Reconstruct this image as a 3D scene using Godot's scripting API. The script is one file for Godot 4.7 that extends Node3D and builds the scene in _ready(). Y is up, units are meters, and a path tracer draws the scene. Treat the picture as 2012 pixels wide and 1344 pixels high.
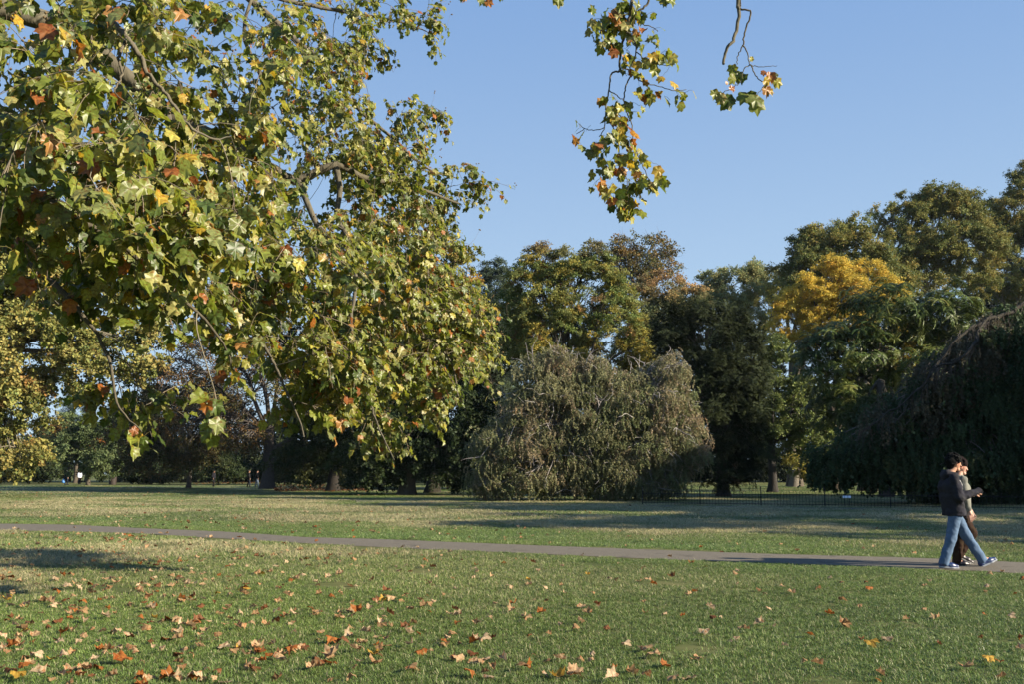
extends Node3D
# A park lawn in autumn: plane tree boughs overhead, an asphalt path, two walkers, a belt of park trees behind a hoop fence.

const LENS := 1956.0                       # focal length in pixels of the 2012 x 1344 photograph
const TILT := 0.1309                       # upward tilt of the view, radians
const EYE := Vector3(0, 1.46, 0)
const EXPOSURE := 2.85
const SUN_AZIMUTH := 0.34                  # towards +x, turned this much to the viewer's side
const SUN_HEIGHT := 0.42

var rng := RandomNumberGenerator.new()
var to_sun := Vector3.RIGHT
var taken := {}

class MB:
	var v := PackedVector3Array()
	var n := PackedVector3Array()
	var c := PackedColorArray()
	var u := PackedVector2Array()
	var ix := PackedInt32Array()
	func vert(p: Vector3, nn: Vector3, cc: Color, uv := Vector2.ZERO) -> int:
		v.append(p); n.append(nn); c.append(cc); u.append(uv)
		return v.size() - 1
	func tri(a: int, b: int, d: int) -> void:   # keeps the front towards the vertices' normals
		var f := (v[b] - v[a]).cross(v[d] - v[a])
		if f.dot(n[a] + n[b] + n[d]) > 0.0:
			ix.append(a); ix.append(d); ix.append(b)
		else:
			ix.append(a); ix.append(b); ix.append(d)
	func flat(p0: Vector3, p1: Vector3, p2: Vector3, cc: Color) -> void:
		var nn := (p1 - p0).cross(p2 - p0).normalized()
		var k := v.size()
		for p in [p0, p1, p2]:
			v.append(p); n.append(nn); c.append(cc); u.append(Vector2.ZERO)
		ix.append(k); ix.append(k + 2); ix.append(k + 1)
	func tube(pts: PackedVector3Array, radii: PackedFloat32Array, sides: int, cc: Color) -> void:
		var m := pts.size()
		if m < 2:
			return
		var side := Vector3.ZERO
		var first := v.size()
		for k in m:
			var t := (pts[mini(k + 1, m - 1)] - pts[maxi(k - 1, 0)]).normalized()
			if side == Vector3.ZERO:
				side = t.cross(Vector3(0.31, 0.2, 0.93)).normalized()
			side = (side - t * side.dot(t)).normalized()
			var up := t.cross(side)
			for j in sides:
				var a := TAU * j / sides
				var o := side * cos(a) + up * sin(a)
				v.append(pts[k] + o * radii[k]); n.append(o); c.append(cc); u.append(Vector2.ZERO)
		for k in m - 1:
			for j in sides:
				var a := first + k * sides + j
				var b := first + k * sides + (j + 1) % sides
				ix.append(a); ix.append(a + sides); ix.append(b)
				ix.append(b); ix.append(a + sides); ix.append(b + sides)
		if sides >= 7:
			cap(pts, radii, sides, cc)
	func cap(pts: PackedVector3Array, radii: PackedFloat32Array, sides: int, cc: Color) -> void:   # closes both ends of a tube just added
		var first := v.size() - pts.size() * sides
		for e in [0, pts.size() - 1]:
			var nn := (pts[0] - pts[1]).normalized() if e == 0 else (pts[e] - pts[e - 1]).normalized()
			var c0 := vert(pts[e] + nn * radii[e] * 0.35, nn, cc)
			var ring := []
			for j in sides:
				ring.append(vert(v[first + e * sides + j], nn, cc))
			for j in sides:
				tri(c0, ring[j], ring[(j + 1) % sides])
	func box(lo: Vector3, hi: Vector3, cc: Color) -> void:
		for ax in 3:
			for s in [0, 1]:
				var nn := Vector3.ZERO
				nn[ax] = 1.0 if s else -1.0
				var ids := []
				for q in [[0, 0], [1, 0], [1, 1], [0, 1]]:
					var p := Vector3.ZERO
					p[ax] = hi[ax] if s else lo[ax]
					p[(ax + 1) % 3] = hi[(ax + 1) % 3] if q[0] else lo[(ax + 1) % 3]
					p[(ax + 2) % 3] = hi[(ax + 2) % 3] if q[1] else lo[(ax + 2) % 3]
					ids.append(vert(p, nn, cc))
				tri(ids[0], ids[1], ids[2]); tri(ids[0], ids[2], ids[3])
	func smooth() -> void:
		var acc := PackedVector3Array()
		acc.resize(v.size())
		for k in range(0, ix.size(), 3):
			var f := (v[ix[k + 2]] - v[ix[k]]).cross(v[ix[k + 1]] - v[ix[k]])
			for j in 3:
				acc[ix[k + j]] += f
		for k in v.size():
			n[k] = acc[k].normalized() if acc[k].length_squared() > 1e-20 else Vector3.UP
	func mesh(mat: Material) -> ArrayMesh:
		var a := []
		a.resize(Mesh.ARRAY_MAX)
		a[Mesh.ARRAY_VERTEX] = v; a[Mesh.ARRAY_NORMAL] = n; a[Mesh.ARRAY_COLOR] = c
		a[Mesh.ARRAY_TEX_UV] = u; a[Mesh.ARRAY_INDEX] = ix
		var m := ArrayMesh.new()
		m.add_surface_from_arrays(Mesh.PRIMITIVE_TRIANGLES, a)
		m.surface_set_material(0, mat)
		return m

# ---------------------------------------------------------------- places
func sight(px: float, py: float) -> Vector3:
	return Vector3((px - 1006.0) / LENS, -(py - 672.0) / LENS, -1.0).rotated(Vector3.RIGHT, TILT)
func at(px: float, py: float, depth: float) -> Vector3:     # the point that far in front of the viewer
	var d := sight(px, py)
	return EYE + d * (depth / -d.z)
func ground(px: float, py: float) -> Vector3:
	var d := sight(px, py)
	return EYE + d * (-EYE.y / d.y)
func rnd(a: float, b: float) -> float:
	return rng.randf_range(a, b)
func ball() -> Vector3:
	for k in 8:
		var p := Vector3(rnd(-1, 1), rnd(-1, 1), rnd(-1, 1))
		if p.length_squared() < 1.0:
			return p
	return Vector3.ZERO
func dirn() -> Vector3:
	var p := ball()
	return p.normalized() if p.length_squared() > 1e-4 else Vector3.UP
func lin(r: float, g: float, b: float) -> Color:
	return Color(r, g, b)
func srgb(c: Color) -> Color:
	return c.linear_to_srgb()

# ---------------------------------------------------------------- objects
func numbered(called: String) -> String:
	var k: int = taken.get(called, 0)
	taken[called] = k + 1
	return called if k == 0 else "%s_%03d" % [called, k]
func tag(o: Node, label: String, category := "", group := "", kind := "") -> Node:
	if label: o.set_meta("label", label)
	if category: o.set_meta("category", category)
	if group: o.set_meta("group", group)
	if kind: o.set_meta("kind", kind)
	return o
func thing(called: String, label: String, category: String, where: Vector3, turn := 0.0, group := "") -> Node3D:
	var o := Node3D.new()
	o.name = numbered(called)
	add_child(o, true)
	o.position = where
	o.rotation.y = turn
	tag(o, label, category, group)
	return o
func part(called: String, mesh: Mesh, parent: Node) -> MeshInstance3D:
	var o := MeshInstance3D.new()
	o.name = called if parent != self else numbered(called)
	o.mesh = mesh
	parent.add_child(o, true)
	return o
func swarm(called: String, mesh: Mesh, where: Array, tints: PackedColorArray, parent: Node) -> MultiMeshInstance3D:
	var mm := MultiMesh.new()
	mm.transform_format = MultiMesh.TRANSFORM_3D
	mm.use_colors = true
	mm.mesh = mesh
	mm.instance_count = where.size()
	for i in where.size():
		mm.set_instance_transform(i, where[i])
		mm.set_instance_color(i, tints[i])
	var o := MultiMeshInstance3D.new()
	o.name = called if parent != self else numbered(called)
	o.multimesh = mm
	o.set_meta("kind", "stuff")
	parent.add_child(o, true)
	return o

# ---------------------------------------------------------------- materials
var M := {}
func noise_map(freq: float, ramp: Array, size := 512, seed_ := 1, octaves := 4) -> NoiseTexture2D:
	var f := FastNoiseLite.new()
	f.seed = seed_
	f.noise_type = FastNoiseLite.TYPE_SIMPLEX_SMOOTH
	f.frequency = freq
	f.fractal_octaves = octaves
	var g := Gradient.new()
	g.offsets = PackedFloat32Array(range(ramp.size()).map(func(i): return i / float(ramp.size() - 1)))
	g.colors = PackedColorArray(ramp)
	var t := NoiseTexture2D.new()
	t.width = size; t.height = size
	t.seamless = true
	t.noise = f
	t.color_ramp = g
	return t
func plain(rough: float, back := 0.0, spec := 0.5) -> StandardMaterial3D:
	var m := StandardMaterial3D.new()
	m.vertex_color_use_as_albedo = true
	m.roughness = rough
	m.metallic_specular = spec
	m.cull_mode = BaseMaterial3D.CULL_DISABLED
	if back > 0.0:
		m.backlight_enabled = true
		m.backlight = Color(back, back, back).linear_to_srgb()
	return m
func grey(x: float) -> Color:
	return Color(x, x, x).linear_to_srgb()
func leaf_picture() -> ImageTexture:
	var im := Image.create(256, 256, false, Image.FORMAT_RGB8)
	var f := FastNoiseLite.new()
	f.seed = 5; f.frequency = 0.02; f.fractal_octaves = 4
	for y in 256:
		for x in 256:
			var p := Vector2((x / 255.0 - 0.5) * 1.3, 1.0 - y / 255.0)
			var tone := 0.80 + 0.16 * f.get_noise_2d(x, y)
			var q := p - Vector2(0, 0.06)
			for a in [0.0, 0.75, -0.75, 1.5, -1.5]:
				var d := Vector2(sin(a), cos(a))
				var along := q.dot(d)
				var off := absf(q.x * d.y - q.y * d.x)
				if along > 0.0:
					tone += 0.16 * clampf(1.0 - off / 0.014, 0.0, 1.0)
					var rib := fposmod(along - off * 0.9, 0.11)
					if off < 0.16 * (1.0 - along):
						tone += 0.05 * clampf(1.0 - absf(rib - 0.05) / 0.012, 0.0, 1.0)
			var blot := clampf((f.get_noise_2d(x * 0.7 + 500.0, y * 0.7) - 0.22) * 4.0, 0.0, 1.0)
			tone = clampf(tone, 0.0, 1.0)
			var col := Color(tone, tone, tone).lerp(Color(tone * 0.86, tone * 0.62, tone * 0.5), blot * 0.75)
			im.set_pixel(x, y, col)
	return ImageTexture.create_from_image(im)
func make_materials() -> void:
	var pic := leaf_picture()
	M.leaf = plain(0.42, 1.0)
	M.leaf.backlight = Color(1.0, 1.0, 0.65).linear_to_srgb()
	M.leaf.albedo_texture = pic
	M.dry_leaf = plain(0.7, 0.65, 0.3)
	M.dry_leaf.albedo_texture = pic
	M.crown = plain(0.62, 0.65, 0.3)
	M.gloss_crown = plain(0.45, 0.35, 0.32)
	M.matt_crown = plain(0.75, 0.3, 0.25)
	M.grass = plain(0.38, 0.5, 0.45)
	M.bark = plain(0.9, 0.0, 0.2)
	M.bark.albedo_texture = noise_map(0.02, [grey(0.5), grey(0.75), grey(0.95), grey(0.65)], 256, 3)
	M.bark.uv1_triplanar = true
	M.bark.uv1_scale = Vector3(1.4, 0.5, 1.4)
	M.bark.heightmap_enabled = true
	M.bark.heightmap_texture = noise_map(0.03, [grey(0.0), grey(1.0)], 256, 8)
	M.bark.heightmap_scale = 2.0
	M.twig = plain(0.85, 0.0, 0.25)
	M.cloth = plain(0.92, 0.0, 0.2)
	M.skin = plain(0.5, 0.0, 0.4)
	M.hair = plain(0.85, 0.0, 0.15)
	M.iron = plain(0.6, 0.0, 0.4)
	M.paint = plain(0.4)
	M.soil = plain(0.95, 0.0, 0.2)
	M.soil.albedo_texture = noise_map(0.012, [srgb(lin(0.045, 0.060, 0.02)), srgb(lin(0.070, 0.085, 0.028)), srgb(lin(0.11, 0.11, 0.045)), srgb(lin(0.06, 0.075, 0.025))], 1024, 11, 5)
	M.soil.uv1_triplanar = true
	M.soil.uv1_world_triplanar = true
	M.soil.uv1_scale = Vector3(0.07, 0.07, 0.07)
	M.asphalt = plain(0.88, 0.0, 0.35)
	M.asphalt.albedo_texture = noise_map(0.06, [srgb(lin(0.070, 0.061, 0.046)), srgb(lin(0.122, 0.107, 0.082)), srgb(lin(0.190, 0.167, 0.130))], 1024, 21, 5)
	M.asphalt.uv1_triplanar = true
	M.asphalt.uv1_world_triplanar = true
	M.asphalt.uv1_scale = Vector3(0.4, 0.4, 0.4)
	M.asphalt.detail_enabled = true
	M.asphalt.detail_blend_mode = BaseMaterial3D.BLEND_MODE_MUL
	M.asphalt.detail_albedo = noise_map(0.008, [grey(0.6), grey(1.0), grey(0.88), grey(1.0)], 512, 22, 3)
	M.asphalt.heightmap_enabled = true
	M.asphalt.heightmap_texture = noise_map(0.2, [grey(0.0), grey(1.0)], 512, 23, 2)
	M.asphalt.heightmap_scale = 0.4

# ---------------------------------------------------------------- leaf, clump and blade shapes
func plane_leaf(droop: float, curl: float, fold: float, seed_: int, mat: Material) -> ArrayMesh:
	# five pointed lobes with coarse teeth; the stalk joins at the origin and the tip points along +y
	rng.seed = seed_
	var half := [[0, 0.60], [8, 0.51], [14, 0.52], [25, 0.42], [35, 0.48], [42, 0.50], [50, 0.59], [58, 0.51], [67, 0.50], [79, 0.40], [92, 0.44], [104, 0.50], [118, 0.41], [140, 0.36], [162, 0.35], [180, 0.37]]
	var ring := []
	for s in [1, -1]:
		for k in range(half.size()):
			var h = half[k] if s > 0 else half[half.size() - 1 - k]
			if s < 0 and (h[0] == 0 or h[0] == 180):
				continue
			ring.append([deg_to_rad(h[0]) * s, h[1] * rnd(0.92, 1.08)])
	var mb := MB.new()
	var twist := rnd(-0.3, 0.3)
	var bump := rnd(0.0, 6.0)
	var place := func(a: float, r: float) -> Vector3:
		var p := Vector2(sin(a) * r, 0.40 + cos(a) * r)
		var z := fold * absf(sin(a * 2.5)) * r - droop * maxf(p.y - 0.2, 0.0) * maxf(p.y - 0.2, 0.0) - droop * 0.7 * p.x * p.x
		z += curl * r * r * (1.0 + 0.8 * sin(a * 2.0 + bump)) + twist * p.x * (p.y - 0.4) + 0.03 * sin(a * 7.0 + bump) * r
		return Vector3(p.x * (1.0 - absf(curl) * 0.5 * r), p.y, z)
	var mid := Vector3(0, 0.40, 0)
	mb.vert(mid, Vector3.BACK, Color.WHITE, Vector2(0.5, 0.6))
	for q in [0.5, 1.0]:
		for e in ring:
			var p: Vector3 = place.call(e[0], e[1] * q)
			var f := Vector2(sin(e[0]) * e[1] * q, 0.40 + cos(e[0]) * e[1] * q)
			mb.vert(p, Vector3.BACK, Color.WHITE if q < 0.9 else Color(0.93, 0.9, 0.86), Vector2(f.x / 1.3 + 0.5, 1.0 - f.y))
	var m := ring.size()
	for k in m:
		var j := (k + 1) % m
		mb.tri(0, 1 + k, 1 + j)
		mb.tri(1 + k, 1 + m + k, 1 + m + j)
		mb.tri(1 + k, 1 + m + j, 1 + j)
	mb.smooth()
	return mb.mesh(mat)

func diamond(mb: MB, p: Vector3, d: Vector3, nrm: Vector3, l: float, w: float, col: Color, fold := 0.25) -> void:
	var s := d.cross(nrm).normalized() * w
	var tip := p + d * l - nrm * l * 0.15
	var m := p + d * l * 0.45
	var k := mb.v.size()
	var lift := nrm * w * fold
	var n1 := (nrm + s.normalized() * fold).normalized()
	var n2 := (nrm - s.normalized() * fold).normalized()
	mb.vert(p, nrm, col); mb.vert(m + s - lift, n1, col); mb.vert(tip, nrm, col); mb.vert(m - s - lift, n2, col)
	mb.tri(k, k + 1, k + 2)
	mb.tri(k, k + 2, k + 3)

func tone(spread: float, warm: float) -> Color:
	var b := rnd(1.0 - spread, 1.0 + spread)
	var w := rnd(-warm, warm)
	return Color(b * (1.0 + w), b, b * (1.0 - w * 0.5))

func clump_broad(n: int, l: float, w: float, flatness: float, seed_: int, mat: Material, spread := 0.3, warm := 0.18) -> ArrayMesh:
	rng.seed = seed_
	var mb := MB.new()
	var shoots := 9
	for s in shoots:
		var sd := dirn()
		sd.y = sd.y * 0.6 + 0.15
		var reach := rnd(0.35, 0.75)
		var bend := Vector3(rnd(-0.2, 0.2), rnd(-0.25, 0.05), rnd(-0.2, 0.2))
		for k in n / shoots:
			var t := rnd(0.15, 1.0)
			var p := sd * reach * t + bend * t * t + ball() * 0.16
			p.y *= flatness
			var d := (dirn() + sd * 0.8 + Vector3(0, -0.35, 0)).normalized()
			var nn := (Vector3(0, 0.45, 0) + dirn())
			nn = (nn - d * nn.dot(d)).normalized()
			diamond(mb, p, d, nn, l * rnd(0.7, 1.25), w * rnd(0.75, 1.2), tone(spread, warm))
	return mb.mesh(mat)

func clump_weep(strands: int, length: float, leaves: int, l: float, w: float, seed_: int, mat: Material, twig_tone: Color, loose := 0.75) -> ArrayMesh:
	rng.seed = seed_
	var mb := MB.new()
	for s in strands:
		var p := Vector3(rnd(-0.45, 0.45), rnd(-0.15, 0.3), rnd(-0.45, 0.45))
		var d := Vector3(rnd(-0.7, 0.7), rnd(-0.2, 0.4), rnd(-0.7, 0.7))
		var pts := PackedVector3Array([p])
		var rad := PackedFloat32Array([0.006])
		var steps := 7
		var reach := length * rnd(0.6, 1.2)
		for k in steps:
			d = (d + Vector3(rnd(-0.2, 0.2), -0.55 if loose < 1.0 else -0.34, rnd(-0.2, 0.2))).normalized()
			p += d * reach / steps
			pts.append(p); rad.append(0.005)
		mb.tube(pts, rad, 3, twig_tone)
		for k in leaves:
			var q := rnd(0.1, 1.0) * (steps - 0.01)
			var i := int(q)
			var o := pts[i].lerp(pts[i + 1], q - i)
			var ld := (Vector3(0, -1.0, 0) + dirn() * loose).normalized()
			var nn := dirn()
			nn = (nn - ld * nn.dot(ld)).normalized()
			diamond(mb, o, ld, nn, l * rnd(0.7, 1.2), w * rnd(0.7, 1.2), tone(0.3, 0.2))
	return mb.mesh(mat)

func clump_pinnate(fronds: int, seed_: int, mat: Material) -> ArrayMesh:
	rng.seed = seed_
	var mb := MB.new()
	for s in fronds:
		var a := TAU * s / fronds + rnd(-0.3, 0.3)
		var d := Vector3(cos(a), rnd(-0.1, 0.75), sin(a)).normalized()
		var p := Vector3(rnd(-0.1, 0.1), rnd(-0.1, 0.1), rnd(-0.1, 0.1))
		var tn := tone(0.25, 0.12)
		for k in 9:
			d = (d + Vector3(0, -0.14, 0)).normalized()
			p += d * 0.075
			var sd := d.cross(Vector3.UP).normalized()
			for q in [-1.0, 1.0]:
				var ld: Vector3 = (sd * q + d * 0.45 + Vector3(0, -0.3, 0)).normalized()
				var nn := (Vector3.UP - ld * ld.y).normalized()
				diamond(mb, p, ld, (nn + ball() * 0.3).normalized(), 0.17 * rnd(0.8, 1.1), 0.036, tn * rnd(0.85, 1.15))
	return mb.mesh(mat)

func clump_yew(sprays: int, seed_: int, mat: Material) -> ArrayMesh:
	rng.seed = seed_
	var mb := MB.new()
	for s in sprays:
		var d := dirn()
		d.y = absf(d.y) * 0.4 + 0.1
		d = d.normalized()
		var p := ball() * 0.25
		var tn := tone(0.3, 0.1)
		for k in 8:
			d = (d + Vector3(0, -0.09, 0) + ball() * 0.12).normalized()
			p += d * 0.085
			var sd := d.cross(Vector3.UP).normalized()
			for q in [-1.0, 1.0]:
				var ld: Vector3 = (sd * q * rnd(0.6, 1.1) + d).normalized()
				diamond(mb, p, ld, (ld.cross(sd) * q + ball() * 0.5).normalized(), 0.16 * rnd(0.7, 1.1), 0.026, tn * rnd(0.8, 1.2))
	return mb.mesh(mat)

func grass_patch(n: int, size: float, h0: float, h1: float, straw: float, seed_: int) -> ArrayMesh:
	rng.seed = seed_
	var mb := MB.new()
	var tufts := []
	for k in 26:
		tufts.append(Vector3(rnd(-0.5, 0.5) * size, -0.004, rnd(-0.5, 0.5) * size))
	for k in n:
		var p := Vector3(rnd(-0.5, 0.5) * size, -0.004, rnd(-0.5, 0.5) * size)
		if rng.randf() < 0.45:
			p = tufts[rng.randi() % tufts.size()] + Vector3(rnd(-1, 1) * rnd(0, 1), 0, rnd(-1, 1) * rnd(0, 1)) * size * 0.07
		var a := rnd(0, TAU)
		var lean := rnd(0.1, 1.7)
		var h := rnd(h0, h1)
		var dry := rng.randf() < straw
		var col := Color(0.112, 0.168, 0.040) * rnd(0.45, 1.35)
		if rng.randf() < 0.35:
			col = Color(0.168, 0.220, 0.060) * rnd(0.7, 1.35)
		if dry:
			col = Color(0.46, 0.415, 0.24) * rnd(0.6, 1.25)
			h *= rnd(0.7, 1.5)
		var d := Vector3(cos(a) * lean, 1.0, sin(a) * lean).normalized()
		var side := Vector3(-sin(a), 0, cos(a)).rotated(Vector3.UP, rnd(-0.7, 0.7)) * rnd(0.0012, 0.0026) * (0.75 if dry else 1.0)
		var q := p + d * h * 0.6
		var tip := q + (d + Vector3(cos(a), -0.35, sin(a)) * rnd(0.3, 1.6)).normalized() * h * 0.5
		var nn := side.cross(d).normalized()
		if nn.y < 0.0:
			nn = -nn
		nn = (nn + Vector3(0, 0.5, 0)).normalized()
		var i := mb.v.size()
		mb.vert(p - side, nn, col); mb.vert(p + side, nn, col); mb.vert(q - side * 0.8, nn, col); mb.vert(q + side * 0.8, nn, col); mb.vert(tip, nn, col)
		mb.tri(i, i + 1, i + 2); mb.tri(i + 1, i + 3, i + 2); mb.tri(i + 2, i + 3, i + 4)
	return mb.mesh(M.grass)

# ---------------------------------------------------------------- ground, paths, grass
var path_far := PackedVector3Array()
var path_near := PackedVector3Array()
var dry_noise := FastNoiseLite.new()

func ribbon(far: PackedVector3Array, near: PackedVector3Array, y: float, mat: Material) -> ArrayMesh:
	# a strip between two edges with an even number of stations, edges slightly ragged
	var mb := MB.new()
	var stations := 160
	var across := 6
	var along := func(e: PackedVector3Array, t: float) -> Vector3:
		var q := t * (e.size() - 1)
		var i := mini(int(q), e.size() - 2)
		return e[maxi(i, 0)].cubic_interpolate(e[i + 1], e[maxi(i - 1, 0)], e[mini(i + 2, e.size() - 1)], q - i)
	for k in stations + 1:
		var a: Vector3 = along.call(far, k / float(stations))
		var b: Vector3 = along.call(near, k / float(stations))
		var wob := 0.03 * sin(k * 1.7) + 0.02 * sin(k * 3.9)
		for j in across + 1:
			var p := a.lerp(b, j / float(across)) + (a - b).normalized() * (wob if j == 0 else (-wob if j == across else 0.0))
			var crown := 0.02 * (1.0 - pow(absf(j / float(across) * 2.0 - 1.0), 2.0))
			mb.vert(Vector3(p.x, y + crown, p.z), Vector3.UP, Color.WHITE)
	for k in stations:
		for j in across:
			var i := k * (across + 1) + j
			mb.tri(i, i + 1, i + across + 1); mb.tri(i + 1, i + across + 2, i + across + 1)
	mb.smooth()
	return mb.mesh(mat)

func edge_of(list: Array) -> PackedVector3Array:
	var e := PackedVector3Array()
	for q in list:
		e.append(ground(q[0], q[1]))
	return e

func z_on(e: PackedVector3Array, x: float) -> float:
	for i in e.size() - 1:
		if x <= e[i + 1].x:
			return lerpf(e[i].z, e[i + 1].z, (x - e[i].x) / (e[i + 1].x - e[i].x))
	return e[e.size() - 1].z

func make_ground() -> void:
	var mb := MB.new()
	var half := 900.0
	for q in [[-half, half], [half, half], [half, -half], [-half, -half]]:
		mb.vert(Vector3(q[0], 0, q[1]), Vector3.UP, Color.WHITE)
	mb.tri(0, 1, 2); mb.tri(0, 2, 3)
	tag(part("ground", mb.mesh(M.soil), self), "wide grassy park ground reaching back beneath the trees", "ground", "", "structure")
	path_far = edge_of([[-420, 1023], [-150, 1027], [0, 1029.5], [139, 1031.7], [278, 1038.5], [417, 1044], [500, 1049], [575, 1055], [745, 1060], [1000, 1070], [1251, 1079.6], [1503, 1088.6], [1805, 1097], [2012, 1106], [2300, 1121], [2700, 1148]])
	path_near = edge_of([[-420, 1037], [-150, 1040], [0, 1042.6], [248, 1048], [427, 1058], [646, 1070.5], [845, 1080], [1000, 1086.5], [1251, 1097.5], [1452, 1105], [1600, 1110], [1754, 1116], [1900, 1122], [2012, 1128], [2300, 1148], [2700, 1180]])
	tag(part("path", ribbon(path_far, path_near, 0.006, M.asphalt), self), "narrow grey asphalt path slanting across the lawn", "path", "", "structure")
	var far2 := edge_of([[700, 984], [950, 988], [1290, 993.5], [1660, 998], [2012, 1004.5], [2500, 1014]])
	var near2 := edge_of([[700, 986.5], [950, 990.5], [1290, 996.5], [1660, 1001.5], [2012, 1008.5], [2500, 1018.5]])
	tag(part("fence_path", ribbon(far2, near2, 0.006, M.asphalt), self), "thin shaded path running along the foot of the hoop fence", "path", "", "structure")

func make_grass() -> void:
	dry_noise.seed = 77
	dry_noise.frequency = 0.16
	dry_noise.fractal_octaves = 3
	var kinds := [
		[grass_patch(1250, 0.6, 0.018, 0.05, 0.08, 301), grass_patch(1250, 0.6, 0.02, 0.055, 0.13, 302), grass_patch(1250, 0.6, 0.015, 0.042, 0.06, 303)],
		[grass_patch(1000, 0.6, 0.02, 0.055, 0.18, 304), grass_patch(1000, 0.6, 0.02, 0.06, 0.27, 305)],
		[grass_patch(900, 0.6, 0.025, 0.08, 0.52, 306), grass_patch(900, 0.6, 0.03, 0.085, 0.64, 307)],
	]
	var where := []
	var tints := []
	for k in 3:
		where.append([]); tints.append([])
		for j in kinds[k].size():
			where[k].append([]); tints[k].append(PackedColorArray())
	rng.seed = 900
	# [from depth, to depth, step, widening]
	for zone in [[3.8, 11.0, 0.30, 1.0], [11.0, 17.0, 0.36, 1.0], [17.0, 31.0, 0.5, 1.3], [31.0, 60.0, 0.95, 2.3], [60.0, 118.0, 2.1, 4.6]]:
		var z: float = zone[0]
		while z < zone[1]:
			var reach := z * 0.535 + 4.0
			var x := -reach
			while x < reach:
				var p := Vector3(x + rnd(-0.5, 0.5) * zone[2], 0, -z - rnd(-0.5, 0.5) * zone[2])
				x += zone[2]
				var wide: float = zone[3]
				var zf := z_on(path_far, p.x)
				var zn := z_on(path_near, p.x)
				var gap := maxf(zf - p.z, p.z - zn)       # metres off the path, negative on it
				if gap < 0.03:
					continue
				if p.z > zn and dry_noise.get_noise_2d(p.x * 1.9 + 900.0, p.z * 1.9) > 0.34 and rng.randf() < 0.7:
					continue                               # worn, thin turf
				var small := 1.0
				if gap < 0.3 * wide + 0.04:
					small = clampf(gap / (0.3 * wide + 0.04), 0.25, 1.0)
				var d := -p.z
				var dry := dry_noise.get_noise_2d(p.x, p.z) * (0.45 if p.z > zn else 0.9)
				if p.z > zn:                               # near lawn
					var left := clampf((1.0 - p.x / d * 3.0) * 0.5, 0.0, 1.0)
					dry += 0.42 * left * smoothstep(9.0, 14.0, d) - 0.38 + 0.10 * left + 0.16 * smoothstep(9.0, 13.0, d) - 0.2 * smoothstep(1.2, 0.2, gap)
				else:                                      # field past the path
					dry += lerpf(-0.45, 0.42, smoothstep(1.0, 8.0, gap)) - 0.5 * smoothstep(48.0, 70.0, d)
				var k := 0 if dry < -0.02 else (1 if dry < 0.33 else 2)
				var j := rng.randi() % int(kinds[k].size())
				var hgt := (1.0 if d < 17.0 else (1.15 if d < 31.0 else 1.3)) * rnd(0.8, 1.2) * lerpf(0.75, 1.0, small)
				if gap < 0.8 and p.z < zn:
					hgt *= 1.35
				var bs := Basis(Vector3.UP, rnd(0, TAU)).scaled(Vector3(wide * small, hgt, wide * small))
				where[k][j].append(Transform3D(bs, p))
				var b := rnd(0.88, 1.12) * (1.0 + 0.22 * dry_noise.get_noise_2d(p.x * 0.6 + 300.0, p.z * 0.6))
				tints[k][j].append(Color(b * (1.0 + 0.12 * dry), b, b))
			z += zone[2]
	var what := ["short green lawn grass beside and below the path", "mixed green and straw coloured grass of the lawn", "taller dry straw coloured grass of the open field"]
	for k in 3:
		for j in kinds[k].size():
			tag(swarm("grass", kinds[k][j], where[k][j], tints[k][j], self), what[k], "grass")

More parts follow.
